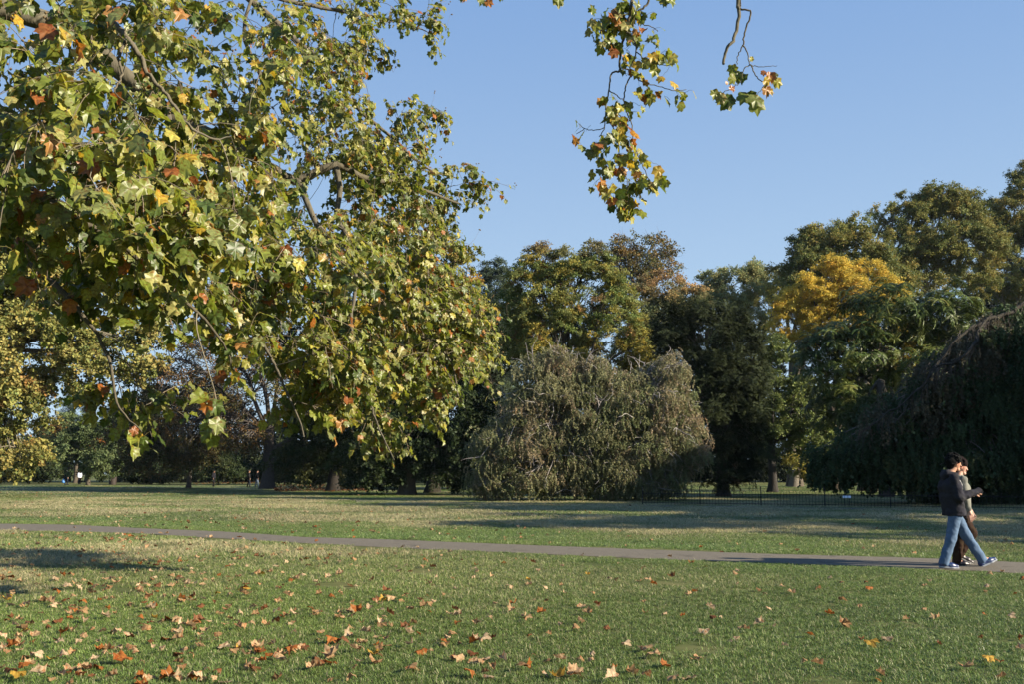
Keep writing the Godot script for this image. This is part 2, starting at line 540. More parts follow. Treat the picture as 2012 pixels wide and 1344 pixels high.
# ---------------------------------------------------------------- fallen leaves
var dry_meshes := []
var leaf_mats := {}
func dry_tint(i: int) -> Color:
	return [lin(0.58, 0.39, 0.215), lin(0.46, 0.285, 0.14), lin(0.40, 0.145, 0.035), lin(0.24, 0.105, 0.045), lin(0.56, 0.35, 0.06), lin(0.66, 0.50, 0.32)][i]
func make_fallen() -> void:
	for k in 8:
		dry_meshes.append(plane_leaf(rnd(-0.2, 0.3), [0.85, 0.6, -1.0, 0.45, -0.7, -0.5, 0.7, 0.25][k], [0.3, 0.25, 0.3, 0.4, 0.25, 0.35, 0.4, 0.2][k], 600 + k, M.dry_leaf))
	rng.seed = 4242
	var spots := []
	# the leaves that stand out, at their places on the lawn: x, y in the photograph, tone, size
	var marked := [[228, 1312, 2, 1.15], [500, 1280, 0, 1.2], [506, 1288, 3, 1.0], [432, 1275, 5, 1.0], [655, 1265, 2, 1.2], [662, 1270, 3, 1.0], [645, 1300, 0, 1.1], [656, 1310, 2, 1.0], [885, 1302, 0, 1.1], [922, 1303, 0, 0.8], [1279, 1280, 5, 1.1], [1300, 1296, 0, 1.1],
		[1360, 1294, 0, 0.9], [1358, 1310, 1, 0.7], [1128, 1338, 0, 1.0], [1105, 1340, 4, 1.0], [1368, 1336, 0, 1.0], [1695, 1272, 4, 1.1], [1470, 1247, 0, 1.1], [1395, 1250, 5, 1.0], [1580, 1255, 2, 0.7], [1640, 1211, 2, 0.9], [1845, 1217, 0, 0.9], [1938, 1300, 4, 1.0], [1888, 1317, 0, 0.9],
		[1705, 1159, 2, 1.1], [1565, 1169, 0, 0.8], [1161, 1210, 0, 0.9], [1060, 1210, 2, 0.8], [1028, 1217, 0, 0.7], [1281, 1147, 0, 0.9], [1277, 1150, 2, 0.7], [1371, 1167, 2, 0.7], [1360, 1107, 2, 1.1], [1325, 1138, 3, 0.9], [1268, 1120, 1, 0.8], [1040, 1142, 4, 0.8], [1132, 1196, 0, 0.9],
		[398, 1232, 2, 1.1], [380, 1228, 3, 0.9], [358, 1222, 0, 1.0], [485, 1165, 4, 1.1], [490, 1160, 2, 1.0], [675, 1202, 0, 1.0], [680, 1207, 0, 0.9], [740, 1210, 5, 0.7], [583, 1213, 5, 0.9], [450, 1137, 0, 1.0], [515, 1131, 4, 1.1], [345, 1148, 0, 1.0], [372, 1150, 5, 0.9], [312, 1195, 2, 0.9],
		[130, 1218, 2, 1.0], [125, 1225, 3, 0.9], [155, 1190, 2, 0.8], [95, 1182, 1, 0.9], [153, 1315, 0, 1.0], [50, 1313, 0, 0.9], [15, 1258, 5, 0.9], [20, 1335, 4, 1.1], [278, 1338, 0, 1.0], [397, 1335, 5, 1.1], [577, 1285, 2, 1.0], [600, 1280, 0, 1.0], [903, 1231, 2, 0.8], [880, 1214, 0, 0.8],
		[835, 1103, 2, 0.9], [845, 1118, 3, 0.8], [475, 1059, 2, 1.0], [580, 1140, 0, 0.9], [760, 1180, 4, 0.9], [710, 1283, 0, 0.9], [265, 1285, 1, 0.9], [190, 1285, 2, 0.8], [605, 1322, 0, 0.8], [560, 1050, 3, 0.7]]
	for q in marked:
		spots.append([ground(q[0], q[1]), q[2], q[3]])
	var tries := 0
	while spots.size() < 300 and tries < 8000:
		tries += 1
		var px := rnd(-20, 2030)
		var py := 1050.0 + 300.0 * pow(rng.randf(), 1.25)
		var keep := lerpf(1.0, 0.07, smoothstep(200.0, 1250.0, px))
		if py > 1180.0:
			keep *= 0.55
		if rng.randf() > keep:
			continue
		var p := ground(px, py)
		if rng.randf() < 0.45:
			p = spots[rng.randi() % spots.size()][0]
			if p.x / -p.z > -0.08 and rng.randf() < 0.9:
				continue
			p += Vector3(rnd(-0.3, 0.3), 0, rnd(-0.3, 0.3))
		if p.z > z_on(path_far, p.x) and p.z < z_on(path_near, p.x) and rng.randf() < 0.93:
			continue
		var roll := rng.randf()
		spots.append([p, 0 if roll < 0.3 else (1 if roll < 0.55 else (2 if roll < 0.72 else (3 if roll < 0.84 else (4 if roll < 0.88 else 5)))), rnd(0.5, 0.95)])
	var shades := ["pale tan", "brown", "rusty orange", "dark brown", "golden yellow", "bleached beige"]
	for i in 6:
		var m: StandardMaterial3D = M.dry_leaf.duplicate()
		m.vertex_color_use_as_albedo = false
		m.albedo_color = srgb(dry_tint(i))
		leaf_mats[i] = m
	var forms := ["tightly curled", "half curled", "humped", "nearly flat", "dome-shaped", "arched", "cupped", "flat"]
	for q in spots:
		var p: Vector3 = q[0]
		var k := rng.randi() % 8
		var o := MeshInstance3D.new()
		o.name = numbered("fallen_leaf")
		o.mesh = dry_meshes[k]
		o.material_override = leaf_mats[q[1]]
		add_child(o, true)
		var s: float = q[2] * rnd(0.115, 0.15)
		var lift := 0.024 + (0.03 if k in [2, 4, 5] else 0.0)
		if p.z > z_on(path_far, p.x) and p.z < z_on(path_near, p.x):
			lift = 0.03
		var bs := Basis(Vector3.UP, rnd(0, TAU)) * Basis(Vector3.RIGHT, -PI / 2 + rnd(-0.32, 0.32)) * Basis(Vector3.UP, rnd(-0.4, 0.4))
		o.transform = Transform3D(bs.scaled(Vector3(s, s, s)), p + Vector3(0, lift, 0))
		var d := -p.z
		var zone := "lowest" if d < 8.0 else ("low" if d < 10.0 else ("middle" if d < 13.0 else ("upper" if d < 17.0 else "pathside")))
		var side: String = ["below boughs", "below boughs' tip", "below hanging shoot", "before yew", "near walkers"][clampi(int((p.x / d + 0.515) / 0.206), 0, 4)]
		var tip := bs.y
		var aim := "tip towards path" if tip.z < -0.7 else ("tip towards viewer" if tip.z > 0.7 else ("tip towards walkers" if tip.x > 0.0 else "tip turned from walkers"))
		tag(o, "%s%s %s plane leaf, %s lawn %s, %s" % ["big " if q[2] > 0.98 else ("small " if q[2] < 0.68 else ""), forms[k], shades[q[1]], zone, side, aim], "leaf", "fallen plane leaves on the lawn")
	# smaller and farther ones
	var where := [[], [], []]
	var tints := [PackedColorArray(), PackedColorArray(), PackedColorArray()]
	for i in 3600:
		var px := rnd(-40, 2050)
		var py := 968.0 + 380.0 * pow(rng.randf(), 2.1)
		var keep := lerpf(1.0, 0.16, smoothstep(250.0, 1400.0, px))
		if py > 1090: keep *= 0.65
		if rng.randf() > keep:
			continue
		var p := ground(px, py)
		var on_path := p.z > z_on(path_far, p.x) and p.z < z_on(path_near, p.x)
		if on_path and rng.randf() < 0.93:
			continue
		var k := rng.randi() % 3
		var s := rnd(0.05, 0.125)
		var bs := Basis(Vector3.UP, rnd(0, TAU)) * Basis(Vector3.RIGHT, -PI / 2 + rnd(-0.6, 0.6)) * Basis(Vector3.UP, rnd(-0.6, 0.6))
		where[k].append(Transform3D(bs.scaled(Vector3(s, s, s)), p + Vector3(0, 0.03 if on_path else rnd(0.03, 0.06), 0)))
		tints[k].append(dry_tint([0, 0, 1, 1, 2, 3, 5, 5][rng.randi() % 8]) * rnd(0.7, 1.1))
	for k in 3:
		tag(swarm("fallen_leaves", dry_meshes[k * 2], where[k], tints[k], self), "small dry leaves scattered thinly over the grass", "leaves")
	# litter under the half-bare chestnut and in front of the dark trees
	var lw := []
	var lt := PackedColorArray()
	for i in 1900:
		var p: Vector3
		if i % 3 == 0:
			p = ground(rnd(380, 520), rnd(946.5, 952.0))
		else:
			p = ground(rnd(540, 720), rnd(955.0, 967.0))
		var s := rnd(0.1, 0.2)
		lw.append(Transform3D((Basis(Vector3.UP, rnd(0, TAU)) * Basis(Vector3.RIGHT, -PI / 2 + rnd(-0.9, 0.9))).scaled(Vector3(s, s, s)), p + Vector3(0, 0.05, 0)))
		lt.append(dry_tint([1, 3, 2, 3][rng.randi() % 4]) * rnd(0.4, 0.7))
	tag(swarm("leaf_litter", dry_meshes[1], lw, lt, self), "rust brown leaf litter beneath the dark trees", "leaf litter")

# ---------------------------------------------------------------- park trees
var clumps := {}
func make_clumps() -> void:
	clumps.broad = [clump_broad(110, 0.17, 0.062, 0.75, 11, M.crown), clump_broad(110, 0.16, 0.06, 0.8, 12, M.crown), clump_broad(100, 0.18, 0.07, 0.7, 13, M.crown)]
	clumps.plane = [clump_broad(80, 0.22, 0.10, 0.8, 21, M.crown, 0.35, 0.3), clump_broad(80, 0.21, 0.105, 0.85, 22, M.crown, 0.35, 0.3), clump_broad(70, 0.23, 0.10, 0.8, 23, M.crown, 0.4, 0.35)]
	clumps.far = [clump_broad(190, 0.13, 0.052, 0.95, 25, M.crown, 0.35, 0.3), clump_broad(190, 0.125, 0.055, 1.0, 26, M.crown, 0.35, 0.3), clump_broad(170, 0.14, 0.055, 0.9, 27, M.crown, 0.4, 0.35)]
	clumps.fine = [clump_broad(150, 0.12, 0.045, 0.7, 31, M.crown, 0.3, 0.2), clump_broad(150, 0.12, 0.045, 0.75, 32, M.crown, 0.3, 0.2)]
	clumps.weep = [clump_weep(8, 1.15, 26, 0.14, 0.046, 41, M.crown, Color(1.3, 1.2, 1.2), 1.3), clump_weep(7, 1.4, 26, 0.14, 0.046, 42, M.crown, Color(1.4, 1.3, 1.3), 1.3), clump_weep(9, 0.9, 22, 0.14, 0.05, 43, M.crown, Color(1.3, 1.2, 1.2), 1.6)]
	clumps.curtain = [clump_weep(9, 1.3, 24, 0.17, 0.08, 51, M.crown, Color(0.8, 0.7, 0.6), 0.95), clump_weep(9, 1.6, 24, 0.17, 0.08, 52, M.crown, Color(0.8, 0.7, 0.6), 0.95)]
	clumps.pinnate = [clump_pinnate(8, 61, M.gloss_crown), clump_pinnate(7, 62, M.gloss_crown)]
	clumps.yew = [clump_yew(14, 71, M.matt_crown), clump_yew(14, 72, M.matt_crown)]
	clumps.sparse = [clump_broad(36, 0.17, 0.07, 0.7, 81, M.crown, 0.35, 0.35), clump_broad(40, 0.16, 0.065, 0.7, 82, M.crown, 0.35, 0.35)]

func bough(a: Vector3, b: Vector3, sag: float, steps: int, wander: float) -> PackedVector3Array:
	var pts := PackedVector3Array()
	var l := a.distance_to(b)
	var j1 := ball() * wander * l
	var j2 := ball() * wander * l
	for k in steps + 1:
		var t := k / float(steps)
		var p := a.lerp(b, t) + Vector3(0, sag * l * sin(PI * t), 0) + j1 * sin(PI * t) + j2 * sin(TAU * t) * 0.5
		pts.append(p)
	return pts
func taper(r0: float, r1: float, n: int) -> PackedFloat32Array:
	var r := PackedFloat32Array()
	for k in n:
		r.append(lerpf(r0, r1, pow(k / float(n - 1), 0.8)))
	return r

# s: label, foot [px, depth], trunk [radius, height], lobes [[px, py, rx, ry] ...] in photograph pixels at that depth, kind, size, fill, pal [[colour, weight] ...]
func tree(called: String, label: String, category: String, s: Dictionary) -> Node3D:
	rng.seed = s.get("seed", 1000 + taken.size() * 7 + get_child_count())
	var depth: float = s.foot[1]
	var base := at(s.foot[0], 930.0, depth)
	base.y = 0.0
	var group: String = s.get("group", "")
	var root := thing(called, label, category, base, 0.0, group)
	var lobes := []
	for q in s.lobes:
		var c := at(q[0], q[1], depth + (q[4] if q.size() > 4 else 0.0))
		var k := depth / LENS
		lobes.append([c - base, Vector3(q[2] * k, q[3] * k, maxf(q[2], q[3]) * k * s.get("deep", 0.85)), s.get("fill", 1.0) * (q[5] if q.size() > 5 else 1.0), q.size() > 6])
	# trunk and limbs
	var tr: float = s.trunk[0]
	var th: float = s.trunk[1]
	var wood: Color = s.get("wood", lin(0.10, 0.085, 0.065))
	var lean: Vector3 = s.get("lean", Vector3.ZERO)
	var top := Vector3(0, th, 0) + lean
	if tr > 0.0:
		var mb := MB.new()
		var pts := bough(Vector3(0, -0.1, 0), top, 0.0, 8, 0.03)
		var rr := taper(tr, tr * 0.7, 9)
		rr[0] = tr * 1.45; rr[1] = tr * 1.08
		mb.tube(pts, rr, 12, wood)
		part("trunk", mb.mesh(M.bark), root)
	var where := []
	var tints := []
	var kinds: Array = clumps[s.kind]
	for j in kinds.size():
		where.append([]); tints.append(PackedColorArray())
	var size: float = s.size
	var pal: Array = s.pal
	var total := 0.0
	for w in pal: total += w[1]
	var fine := MB.new()
	var bare: int = s.get("bare", 0)
	for lobe in lobes:
		var c: Vector3 = lobe[0]
		var r: Vector3 = lobe[1]
		var limb_pts := PackedVector3Array()
		if tr > 0.0:
			var mb := MB.new()
			var from := top if rng.randf() < 0.6 else top * rnd(0.65, 1.0)
			limb_pts = bough(from, c + Vector3(0, r.y * 0.2, 0), 0.12, 9, 0.10)
			mb.tube(limb_pts, taper(tr * 0.42, tr * 0.10, 10), 7, wood)
			part("limb", mb.mesh(M.bark), root)
		var area := 4.0 * PI * pow((pow(r.x * r.y, 1.6) + pow(r.x * r.z, 1.6) + pow(r.y * r.z, 1.6)) / 3.0, 1.0 / 1.6)
		var sr: float = clampf(minf(r.x, minf(r.y, r.z)) * 0.36, size * 0.5, size * 2.2)
		var subs := int(ceil(area / (sr * sr * 3.0)))
		var per := maxf(2.0, sr * sr * 6.5 / (size * size) * lobe[2])
		for i in subs:
			var d := dirn()
			if d.z < -0.2 and rng.randf() < 0.45:      # the side away from the lawn stays thinner
				continue
			var q := c + d * r * rnd(0.68, 1.02)
			if q.y < size * 0.45:
				q.y = size * rnd(0.45, 0.9)
			if rng.randf() < s.get("holes", 0.1):
				continue
			if limb_pts.size() and bare > 0:
				for b in bare:
					var start := limb_pts[rng.randi_range(3, limb_pts.size() - 1)]
					var twig := bough(start, q + ball() * sr, 0.08, 6, 0.14)
					fine.tube(twig, taper(tr * 0.09, 0.015, 7), 4, wood * rnd(0.9, 1.5))
					for e in 3:
						var st := twig[rng.randi_range(2, 6)]
						fine.tube(bough(st, st + (ball() + d * 0.7) * sr * 1.5, 0.05, 4, 0.15), taper(0.022, 0.006, 5), 3, wood * rnd(1.0, 1.9))
			elif limb_pts.size() and rng.randf() < 0.5:
				fine.tube(bough(limb_pts[rng.randi_range(4, limb_pts.size() - 1)], q, 0.1, 5, 0.1), taper(tr * 0.10, 0.012, 6), 4, wood)
			var pick := rnd(0.0, total)
			var col: Color = pal[0][0]
			for w in pal:
				pick -= w[1]
				if pick <= 0.0:
					col = w[0]
					break
			if s.has("tips") and q.y > s.tips[1]:
				col = col.lerp(s.tips[0], clampf((q.y - s.tips[1]) / s.tips[2] * rnd(0.3, 1.3), 0.0, 1.0))
			if s.has("low") and q.y < s.low[1]:
				col = col.lerp(s.low[0], clampf((s.low[1] - q.y) / s.low[2] * rnd(0.5, 1.2), 0.0, 1.0))
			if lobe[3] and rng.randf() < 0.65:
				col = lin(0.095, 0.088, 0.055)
			col = col * rnd(0.8, 1.22)
			var n := int(per) + (1 if rng.randf() < per - int(per) else 0)
			for e in n:
				var p := q + ball() * sr * Vector3(1.1, 0.85, 1.1)
				if p.y < size * 0.3:
					continue
				var yy := (d * 0.55 + Vector3(0, 0.75, 0) + dirn() * 0.4).normalized()
				if s.kind == "curtain":
					yy = Vector3.UP
				elif s.kind == "weep":
					yy = (Vector3(0, 1.0, 0) + d * Vector3(0.4, 0.0, 0.4) + ball() * 0.4).normalized()
				var xx := yy.cross(dirn()).normalized()
				var sc := size * rnd(0.75, 1.2)
				var j := rng.randi() % kinds.size()
				where[j].append(Transform3D(Basis(xx * sc, yy * sc, xx.cross(yy) * sc), p))
				var cc := col
				if not lobe[3] and rng.randf() < 0.6 and not (s.has("tips") and q.y > s.tips[1]):
					var again := rnd(0.0, total)
					for w in pal:
						again -= w[1]
						if again <= 0.0:
							cc = col.lerp(w[0], 0.7)
							break
				tints[j].append(cc * rnd(0.85, 1.15) * s.get("bright", 1.18))
	if fine.v.size():
		part("branches", fine.mesh(M.twig), root).set_meta("kind", "stuff")
	for j in kinds.size():
		if where[j].size():
			swarm("crown", kinds[j], where[j], tints[j], root)
	return root

func make_trees() -> void:
	make_clumps()
	var olive := lin(0.125, 0.125, 0.030)
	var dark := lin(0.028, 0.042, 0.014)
	# far left
	tree("plane_tree", "sunlit olive and gold plane tree at the edge of the field with hanging fringes", "tree", {foot = [-70, 70], trunk = [0.6, 9.0], kind = "plane", size = 0.95, bright = 1.3, holes = 0.16, wood = lin(0.16, 0.14, 0.10), seed = 2001,
		lobes = [[40, 570, 130, 85], [50, 690, 115, 100], [30, 800, 85, 85], [30, 890, 70, 48], [190, 600, 95, 60, 4, 0.55], [235, 690, 70, 55, 3, 0.45], [165, 715, 45, 70, 0, 0.5], [-90, 700, 130, 200], [290, 690, 50, 60, 2, 0.45], [-60, 520, 170, 90], [100, 490, 130, 70, 3, 0.8]],
		pal = [[lin(0.175, 0.172, 0.050), 5], [lin(0.23, 0.20, 0.065), 3], [lin(0.22, 0.135, 0.045), 0.35], [lin(0.10, 0.11, 0.026), 2]]})
	tree("shrub_tree", "pale grey-green shrubby tree behind the man with the blue bag", "tree", {foot = [175, 118], trunk = [0.25, 2.5], kind = "broad", size = 1.15, holes = 0.2, seed = 2002,
		lobes = [[150, 850, 50, 45], [185, 880, 60, 50], [205, 915, 40, 28], [120, 880, 35, 45], [215, 870, 40, 60]], pal = [[lin(0.12, 0.155, 0.065), 4], [lin(0.06, 0.085, 0.03), 3]]})
	for q in [[135, 172, 775, 22, "taller"], [172, 168, 800, 19, "shorter"]]:
		var cone := []
		for k in 6:
			cone.append([q[0], q[2] + k * 15, 4 + k * q[3] / 6.0, 13])
		tree("conifer", "%s of two dark pointed conifers far off against the sky" % q[4], "tree", {foot = [q[0], q[1]], trunk = [0.3, 8.0], kind = "yew", size = 1.2, lobes = cone, pal = [[lin(0.035, 0.05, 0.03), 1]], seed = 2003 + q[3]})
	tree("autumn_tree", "low rust orange tree far off below the two conifers", "tree", {foot = [150, 145], trunk = [0.3, 4.0], kind = "broad", size = 1.3, seed = 2010, lobes = [[140, 850, 45, 22], [185, 868, 45, 26], [110, 868, 40, 22], [230, 880, 40, 40]], pal = [[lin(0.24, 0.10, 0.025), 3], [lin(0.14, 0.12, 0.03), 2]]})
	tree("thicket_tree", "dusky brown-olive bushy tree with low crown left of the chestnut trunk", "tree", {foot = [372, 97], trunk = [0.22, 3.2], kind = "sparse", size = 1.15, fill = 1.5, bare = 1, seed = 2011, wood = lin(0.10, 0.088, 0.075),
		lobes = [[330, 830, 85, 75], [300, 760, 60, 60], [375, 890, 60, 45], [285, 890, 50, 45], [255, 830, 40, 60], [400, 800, 60, 70]], bright = 1.5, pal = [[lin(0.085, 0.070, 0.026), 4], [lin(0.12, 0.078, 0.032), 2], [lin(0.06, 0.058, 0.02), 3]]})
	tree("chestnut_tree", "half-bare chestnut with thick dark trunk and rust brown remaining leaves", "tree", {foot = [527, 92], trunk = [0.6, 5.2], kind = "sparse", size = 1.0, fill = 0.55, holes = 0.25, bare = 2, seed = 2012, wood = lin(0.095, 0.085, 0.078),
		lobes = [[430, 640, 100, 85], [550, 630, 110, 90], [335, 720, 85, 75], [470, 740, 120, 85], [620, 740, 95, 95], [410, 830, 110, 55], [650, 830, 70, 50], [480, 860, 60, 35]], bright = 1.6, pal = [[lin(0.12, 0.068, 0.026), 2], [lin(0.085, 0.075, 0.028), 3], [lin(0.17, 0.09, 0.03), 0.7]]})
	# dark middle
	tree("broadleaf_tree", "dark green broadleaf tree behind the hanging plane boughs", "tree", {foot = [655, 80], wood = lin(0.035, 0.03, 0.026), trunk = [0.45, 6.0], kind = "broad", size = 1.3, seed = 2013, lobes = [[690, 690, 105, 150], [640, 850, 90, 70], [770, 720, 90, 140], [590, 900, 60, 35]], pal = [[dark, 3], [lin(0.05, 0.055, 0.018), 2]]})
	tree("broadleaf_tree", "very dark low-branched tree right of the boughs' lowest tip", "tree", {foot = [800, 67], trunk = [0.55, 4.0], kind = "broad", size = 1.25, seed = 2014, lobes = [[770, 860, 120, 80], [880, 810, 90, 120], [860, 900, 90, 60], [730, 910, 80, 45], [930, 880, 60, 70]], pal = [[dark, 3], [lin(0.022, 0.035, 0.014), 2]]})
	tree("maple_tree", "olive tree with gold-tinged edge beside the plane boughs", "tree", {foot = [850, 73], wood = lin(0.05, 0.045, 0.035), trunk = [0.5, 5.0], kind = "broad", size = 1.05, seed = 2015, bright = 1.45, lobes = [[870, 520, 65, 75], [890, 610, 75, 70], [815, 600, 80, 110], [800, 470, 80, 70], [915, 680, 50, 55], [840, 720, 90, 80]], pal = [[lin(0.15, 0.145, 0.032), 4], [lin(0.25, 0.155, 0.035), 1.3], [lin(0.09, 0.10, 0.026), 2]]})
	tree("oak_tree", "small-headed grey-green tree far behind left of the sweet gum", "tree", {foot = [968, 128], trunk = [0.5, 12.0], kind = "fine", size = 1.5, seed = 2016, lobes = [[970, 565, 38, 45], [963, 530, 25, 24], [990, 610, 40, 60], [945, 620, 40, 60], [990, 540, 14, 20]], pal = [[lin(0.062, 0.085, 0.05), 3], [lin(0.045, 0.065, 0.035), 2]]})
	tree("evergreen_tree", "narrow black-green evergreen between gold-edged tree and sweet gum", "tree", {foot = [955, 84], trunk = [0.4, 3.0], kind = "yew", size = 1.2, seed = 2017, lobes = [[965, 700, 55, 70], [950, 780, 65, 80], [985, 660, 35, 50], [940, 870, 60, 70]], pal = [[lin(0.03, 0.042, 0.022), 1]]})
	tree("sweet_gum_tree", "sweet gum mottled green and gold with purple-red tips", "tree", {foot = [1115, 66], trunk = [0.42, 5.5], kind = "fine", size = 0.88, holes = 0.05, fill = 1.3, seed = 2018, bright = 1.45, deep = 0.8,
		lobes = [[1060, 575, 68, 70], [1150, 575, 80, 75], [1080, 660, 80, 62], [1195, 640, 70, 62], [1055, 512, 30, 44], [1110, 520, 34, 40], [1165, 520, 34, 42], [1120, 710, 92, 52], [1240, 690, 42, 42], [1020, 610, 40, 50], [1215, 575, 30, 40], [1250, 730, 40, 40]],
		pal = [[lin(0.135, 0.148, 0.045), 5], [lin(0.23, 0.185, 0.035), 2.4], [lin(0.09, 0.12, 0.032), 3], [lin(0.18, 0.09, 0.045), 0.5]], tips = [lin(0.125, 0.07, 0.055), 15.3, 2.2], low = [lin(0.25, 0.18, 0.025), 11.0, 4.0]})
	tree("lime_tree", "sparse bronze-leaved tree standing above the sweet gum's shoulder", "tree", {foot = [1262, 108], trunk = [0.55, 14.0], kind = "sparse", size = 1.15, fill = 1.3, holes = 0.2, bare = 1, seed = 2019, wood = lin(0.09, 0.08, 0.065),
		lobes = [[1225, 488, 38, 28], [1283, 488, 40, 30], [1250, 520, 60, 38], [1300, 525, 36, 36], [1220, 530, 36, 36]], pal = [[lin(0.15, 0.115, 0.04), 3], [lin(0.20, 0.12, 0.04), 1.5], [lin(0.09, 0.09, 0.03), 2]]})
	tree("beech_tree", "rust-topped grey-green tree between sweet gum and dark yew", "tree", {foot = [1290, 92], trunk = [0.5, 8.0], kind = "fine", size = 1.2, seed = 2020, bright = 1.9, lobes = [[1305, 572, 52, 36], [1355, 588, 38, 26], [1255, 605, 50, 50], [1310, 625, 55, 40], [1270, 680, 60, 60]], pal = [[lin(0.085, 0.10, 0.045), 3], [lin(0.11, 0.11, 0.045), 2]], tips = [lin(0.17, 0.105, 0.045), 16.3, 3.0]})
	tree("weeping_tree", "wide weeping tree of two domes with dull pinkish-grey hanging twigs", "tree", {foot = [1185, 53], trunk = [0.34, 3.4], kind = "weep", size = 0.60, holes = 0.16, seed = 2021, bare = 1, fill = 0.95, tips = [lin(0.24, 0.185, 0.13), 5.8, 4.0], bright = 1.3, wood = lin(0.20, 0.185, 0.175),
		lobes = [[1085, 765, 78, 72], [1060, 850, 80, 90], [1140, 790, 60, 70], [1292, 770, 66, 66], [1328, 800, 42, 60], [1240, 800, 60, 66], [985, 890, 55, 78], [1150, 880, 90, 80], [1260, 880, 90, 80], [1338, 860, 42, 78], [1030, 930, 90, 46], [1200, 930, 100, 46], [1300, 930, 60, 46], [1095, 712, 40, 38], [1320, 714, 30, 28], [955, 940, 34, 40], [1195, 775, 60, 56], [1200, 820, 60, 60], [1170, 735, 40, 34]],
		pal = [[lin(0.175, 0.17, 0.085), 5], [lin(0.235, 0.185, 0.115), 2.6], [lin(0.125, 0.138, 0.060), 4.5], [lin(0.26, 0.175, 0.10), 0.4]], low = [lin(0.125, 0.13, 0.055), 3.2, 3.0]})
	tree("yew_tree", "black-green spreading yew right of the weeping tree", "tree", {foot = [1420, 62], trunk = [0.4, 3.0], kind = "yew", size = 0.9, seed = 2022, lobes = [[1385, 665, 72, 66], [1325, 640, 45, 38], [1435, 730, 66, 82], [1395, 790, 90, 100], [1455, 850, 52, 88], [1400, 900, 85, 58], [1440, 640, 36, 36], [1470, 760, 40, 60], [1320, 715, 46, 60], [1350, 610, 46, 26], [1475, 690, 36, 50], [1300, 655, 32, 34]], pal = [[lin(0.026, 0.034, 0.012), 3], [lin(0.018, 0.025, 0.010), 2]]})
	# right-hand ridge of planes
	tree("plane_tree", "hazy pale olive plane far behind the yew", "tree", {foot = [1440, 132], trunk = [0.6, 10.0], kind = "far", size = 1.5, holes = 0.2, seed = 2023, bright = 2.0, lobes = [[1440, 570, 62, 50], [1402, 560, 32, 34], [1490, 550, 50, 46], [1480, 620, 70, 42], [1540, 560, 40, 40], [1420, 620, 60, 60]], pal = [[lin(0.115, 0.125, 0.055), 3], [lin(0.15, 0.145, 0.06), 1.5]]})
	var ridge := [[lin(0.135, 0.135, 0.038), 4], [lin(0.20, 0.165, 0.045), 2], [lin(0.095, 0.105, 0.032), 3]]
	tree("plane_tree", "tall olive plane at the low end of the ridge behind the yellow tree", "tree", {foot = [1560, 108], trunk = [0.7, 10.0], kind = "far", size = 1.4, holes = 0.12, seed = 2024, bright = 1.45, group = "", lobes = [[1640, 520, 100, 66], [1588, 482, 46, 36], [1562, 550, 52, 62], [1690, 475, 52, 46], [1720, 560, 80, 60], [1640, 465, 30, 26]], pal = ridge})
	tree("plane_tree", "tall olive plane in the middle of the ridge above the dark ailanthus", "tree", {foot = [1645, 120], trunk = [0.62, 12.0], lean = Vector3(4, 0, 0), kind = "far", size = 1.45, holes = 0.12, seed = 2025, bright = 1.45, wood = lin(0.2, 0.175, 0.13), lobes = [[1840, 465, 95, 78], [1770, 430, 56, 46], [1800, 525, 95, 70], [1900, 500, 78, 78], [1848, 396, 46, 32], [1800, 400, 30, 26], [1890, 405, 36, 34]], pal = ridge})
	tree("plane_tree", "tallest plane of the ridge, cut by the right border of the view", "tree", {foot = [2060, 142], trunk = [0.8, 11.0], kind = "far", size = 1.6, holes = 0.14, seed = 2026, bright = 1.45, lobes = [[1990, 440, 66, 78], [2070, 420, 90, 110], [1960, 545, 66, 50], [2012, 362, 36, 34], [2050, 550, 90, 70], [1945, 425, 30, 40]], pal = ridge})
	tree("golden_tree", "rounded golden yellow tree glowing before the dark ridge", "tree", {foot = [1640, 84], trunk = [0.45, 6.0], kind = "fine", size = 1.05, holes = 0.02, fill = 1.5, bright = 1.3, seed = 2027, lobes = [[1640, 540, 42, 33], [1705, 534, 32, 26], [1598, 588, 62, 50], [1552, 630, 52, 44], [1680, 585, 66, 46], [1640, 640, 80, 46], [1785, 700, 40, 56], [1745, 570, 30, 30]], pal = [[lin(0.44, 0.32, 0.05), 4], [lin(0.36, 0.28, 0.05), 3], [lin(0.46, 0.29, 0.045), 1]]})
	tree("ailanthus_tree", "dark glossy tree with long feathered leaves before the golden tree", "tree", {foot = [1745, 64], trunk = [0.26, 6.2], kind = "pinnate", size = 0.98, holes = 0.14, seed = 2028, wood = lin(0.07, 0.062, 0.05), lobes = [[1740, 620, 95, 66], [1850, 612, 82, 50], [1680, 690, 90, 66], [1625, 740, 62, 70], [1775, 710, 80, 66], [1905, 645, 50, 38], [1660, 800, 75, 52], [1600, 680, 40, 40]], pal = [[lin(0.052, 0.076, 0.018), 4], [lin(0.075, 0.098, 0.024), 2.5], [lin(0.13, 0.145, 0.035), 0.9]]})
	tree("lime_tree", "light green tree on a dark forked trunk right of the yew", "tree", {foot = [1516, 76], trunk = [0.36, 3.6], kind = "broad", size = 0.95, holes = 0.2, seed = 2029, wood = lin(0.05, 0.045, 0.04), lobes = [[1540, 720, 48, 52], [1518, 690, 34, 34], [1570, 800, 54, 56], [1535, 850, 46, 36], [1600, 860, 50, 36], [1500, 780, 40, 60]], pal = [[lin(0.13, 0.16, 0.045), 3], [lin(0.09, 0.115, 0.035), 3]]})
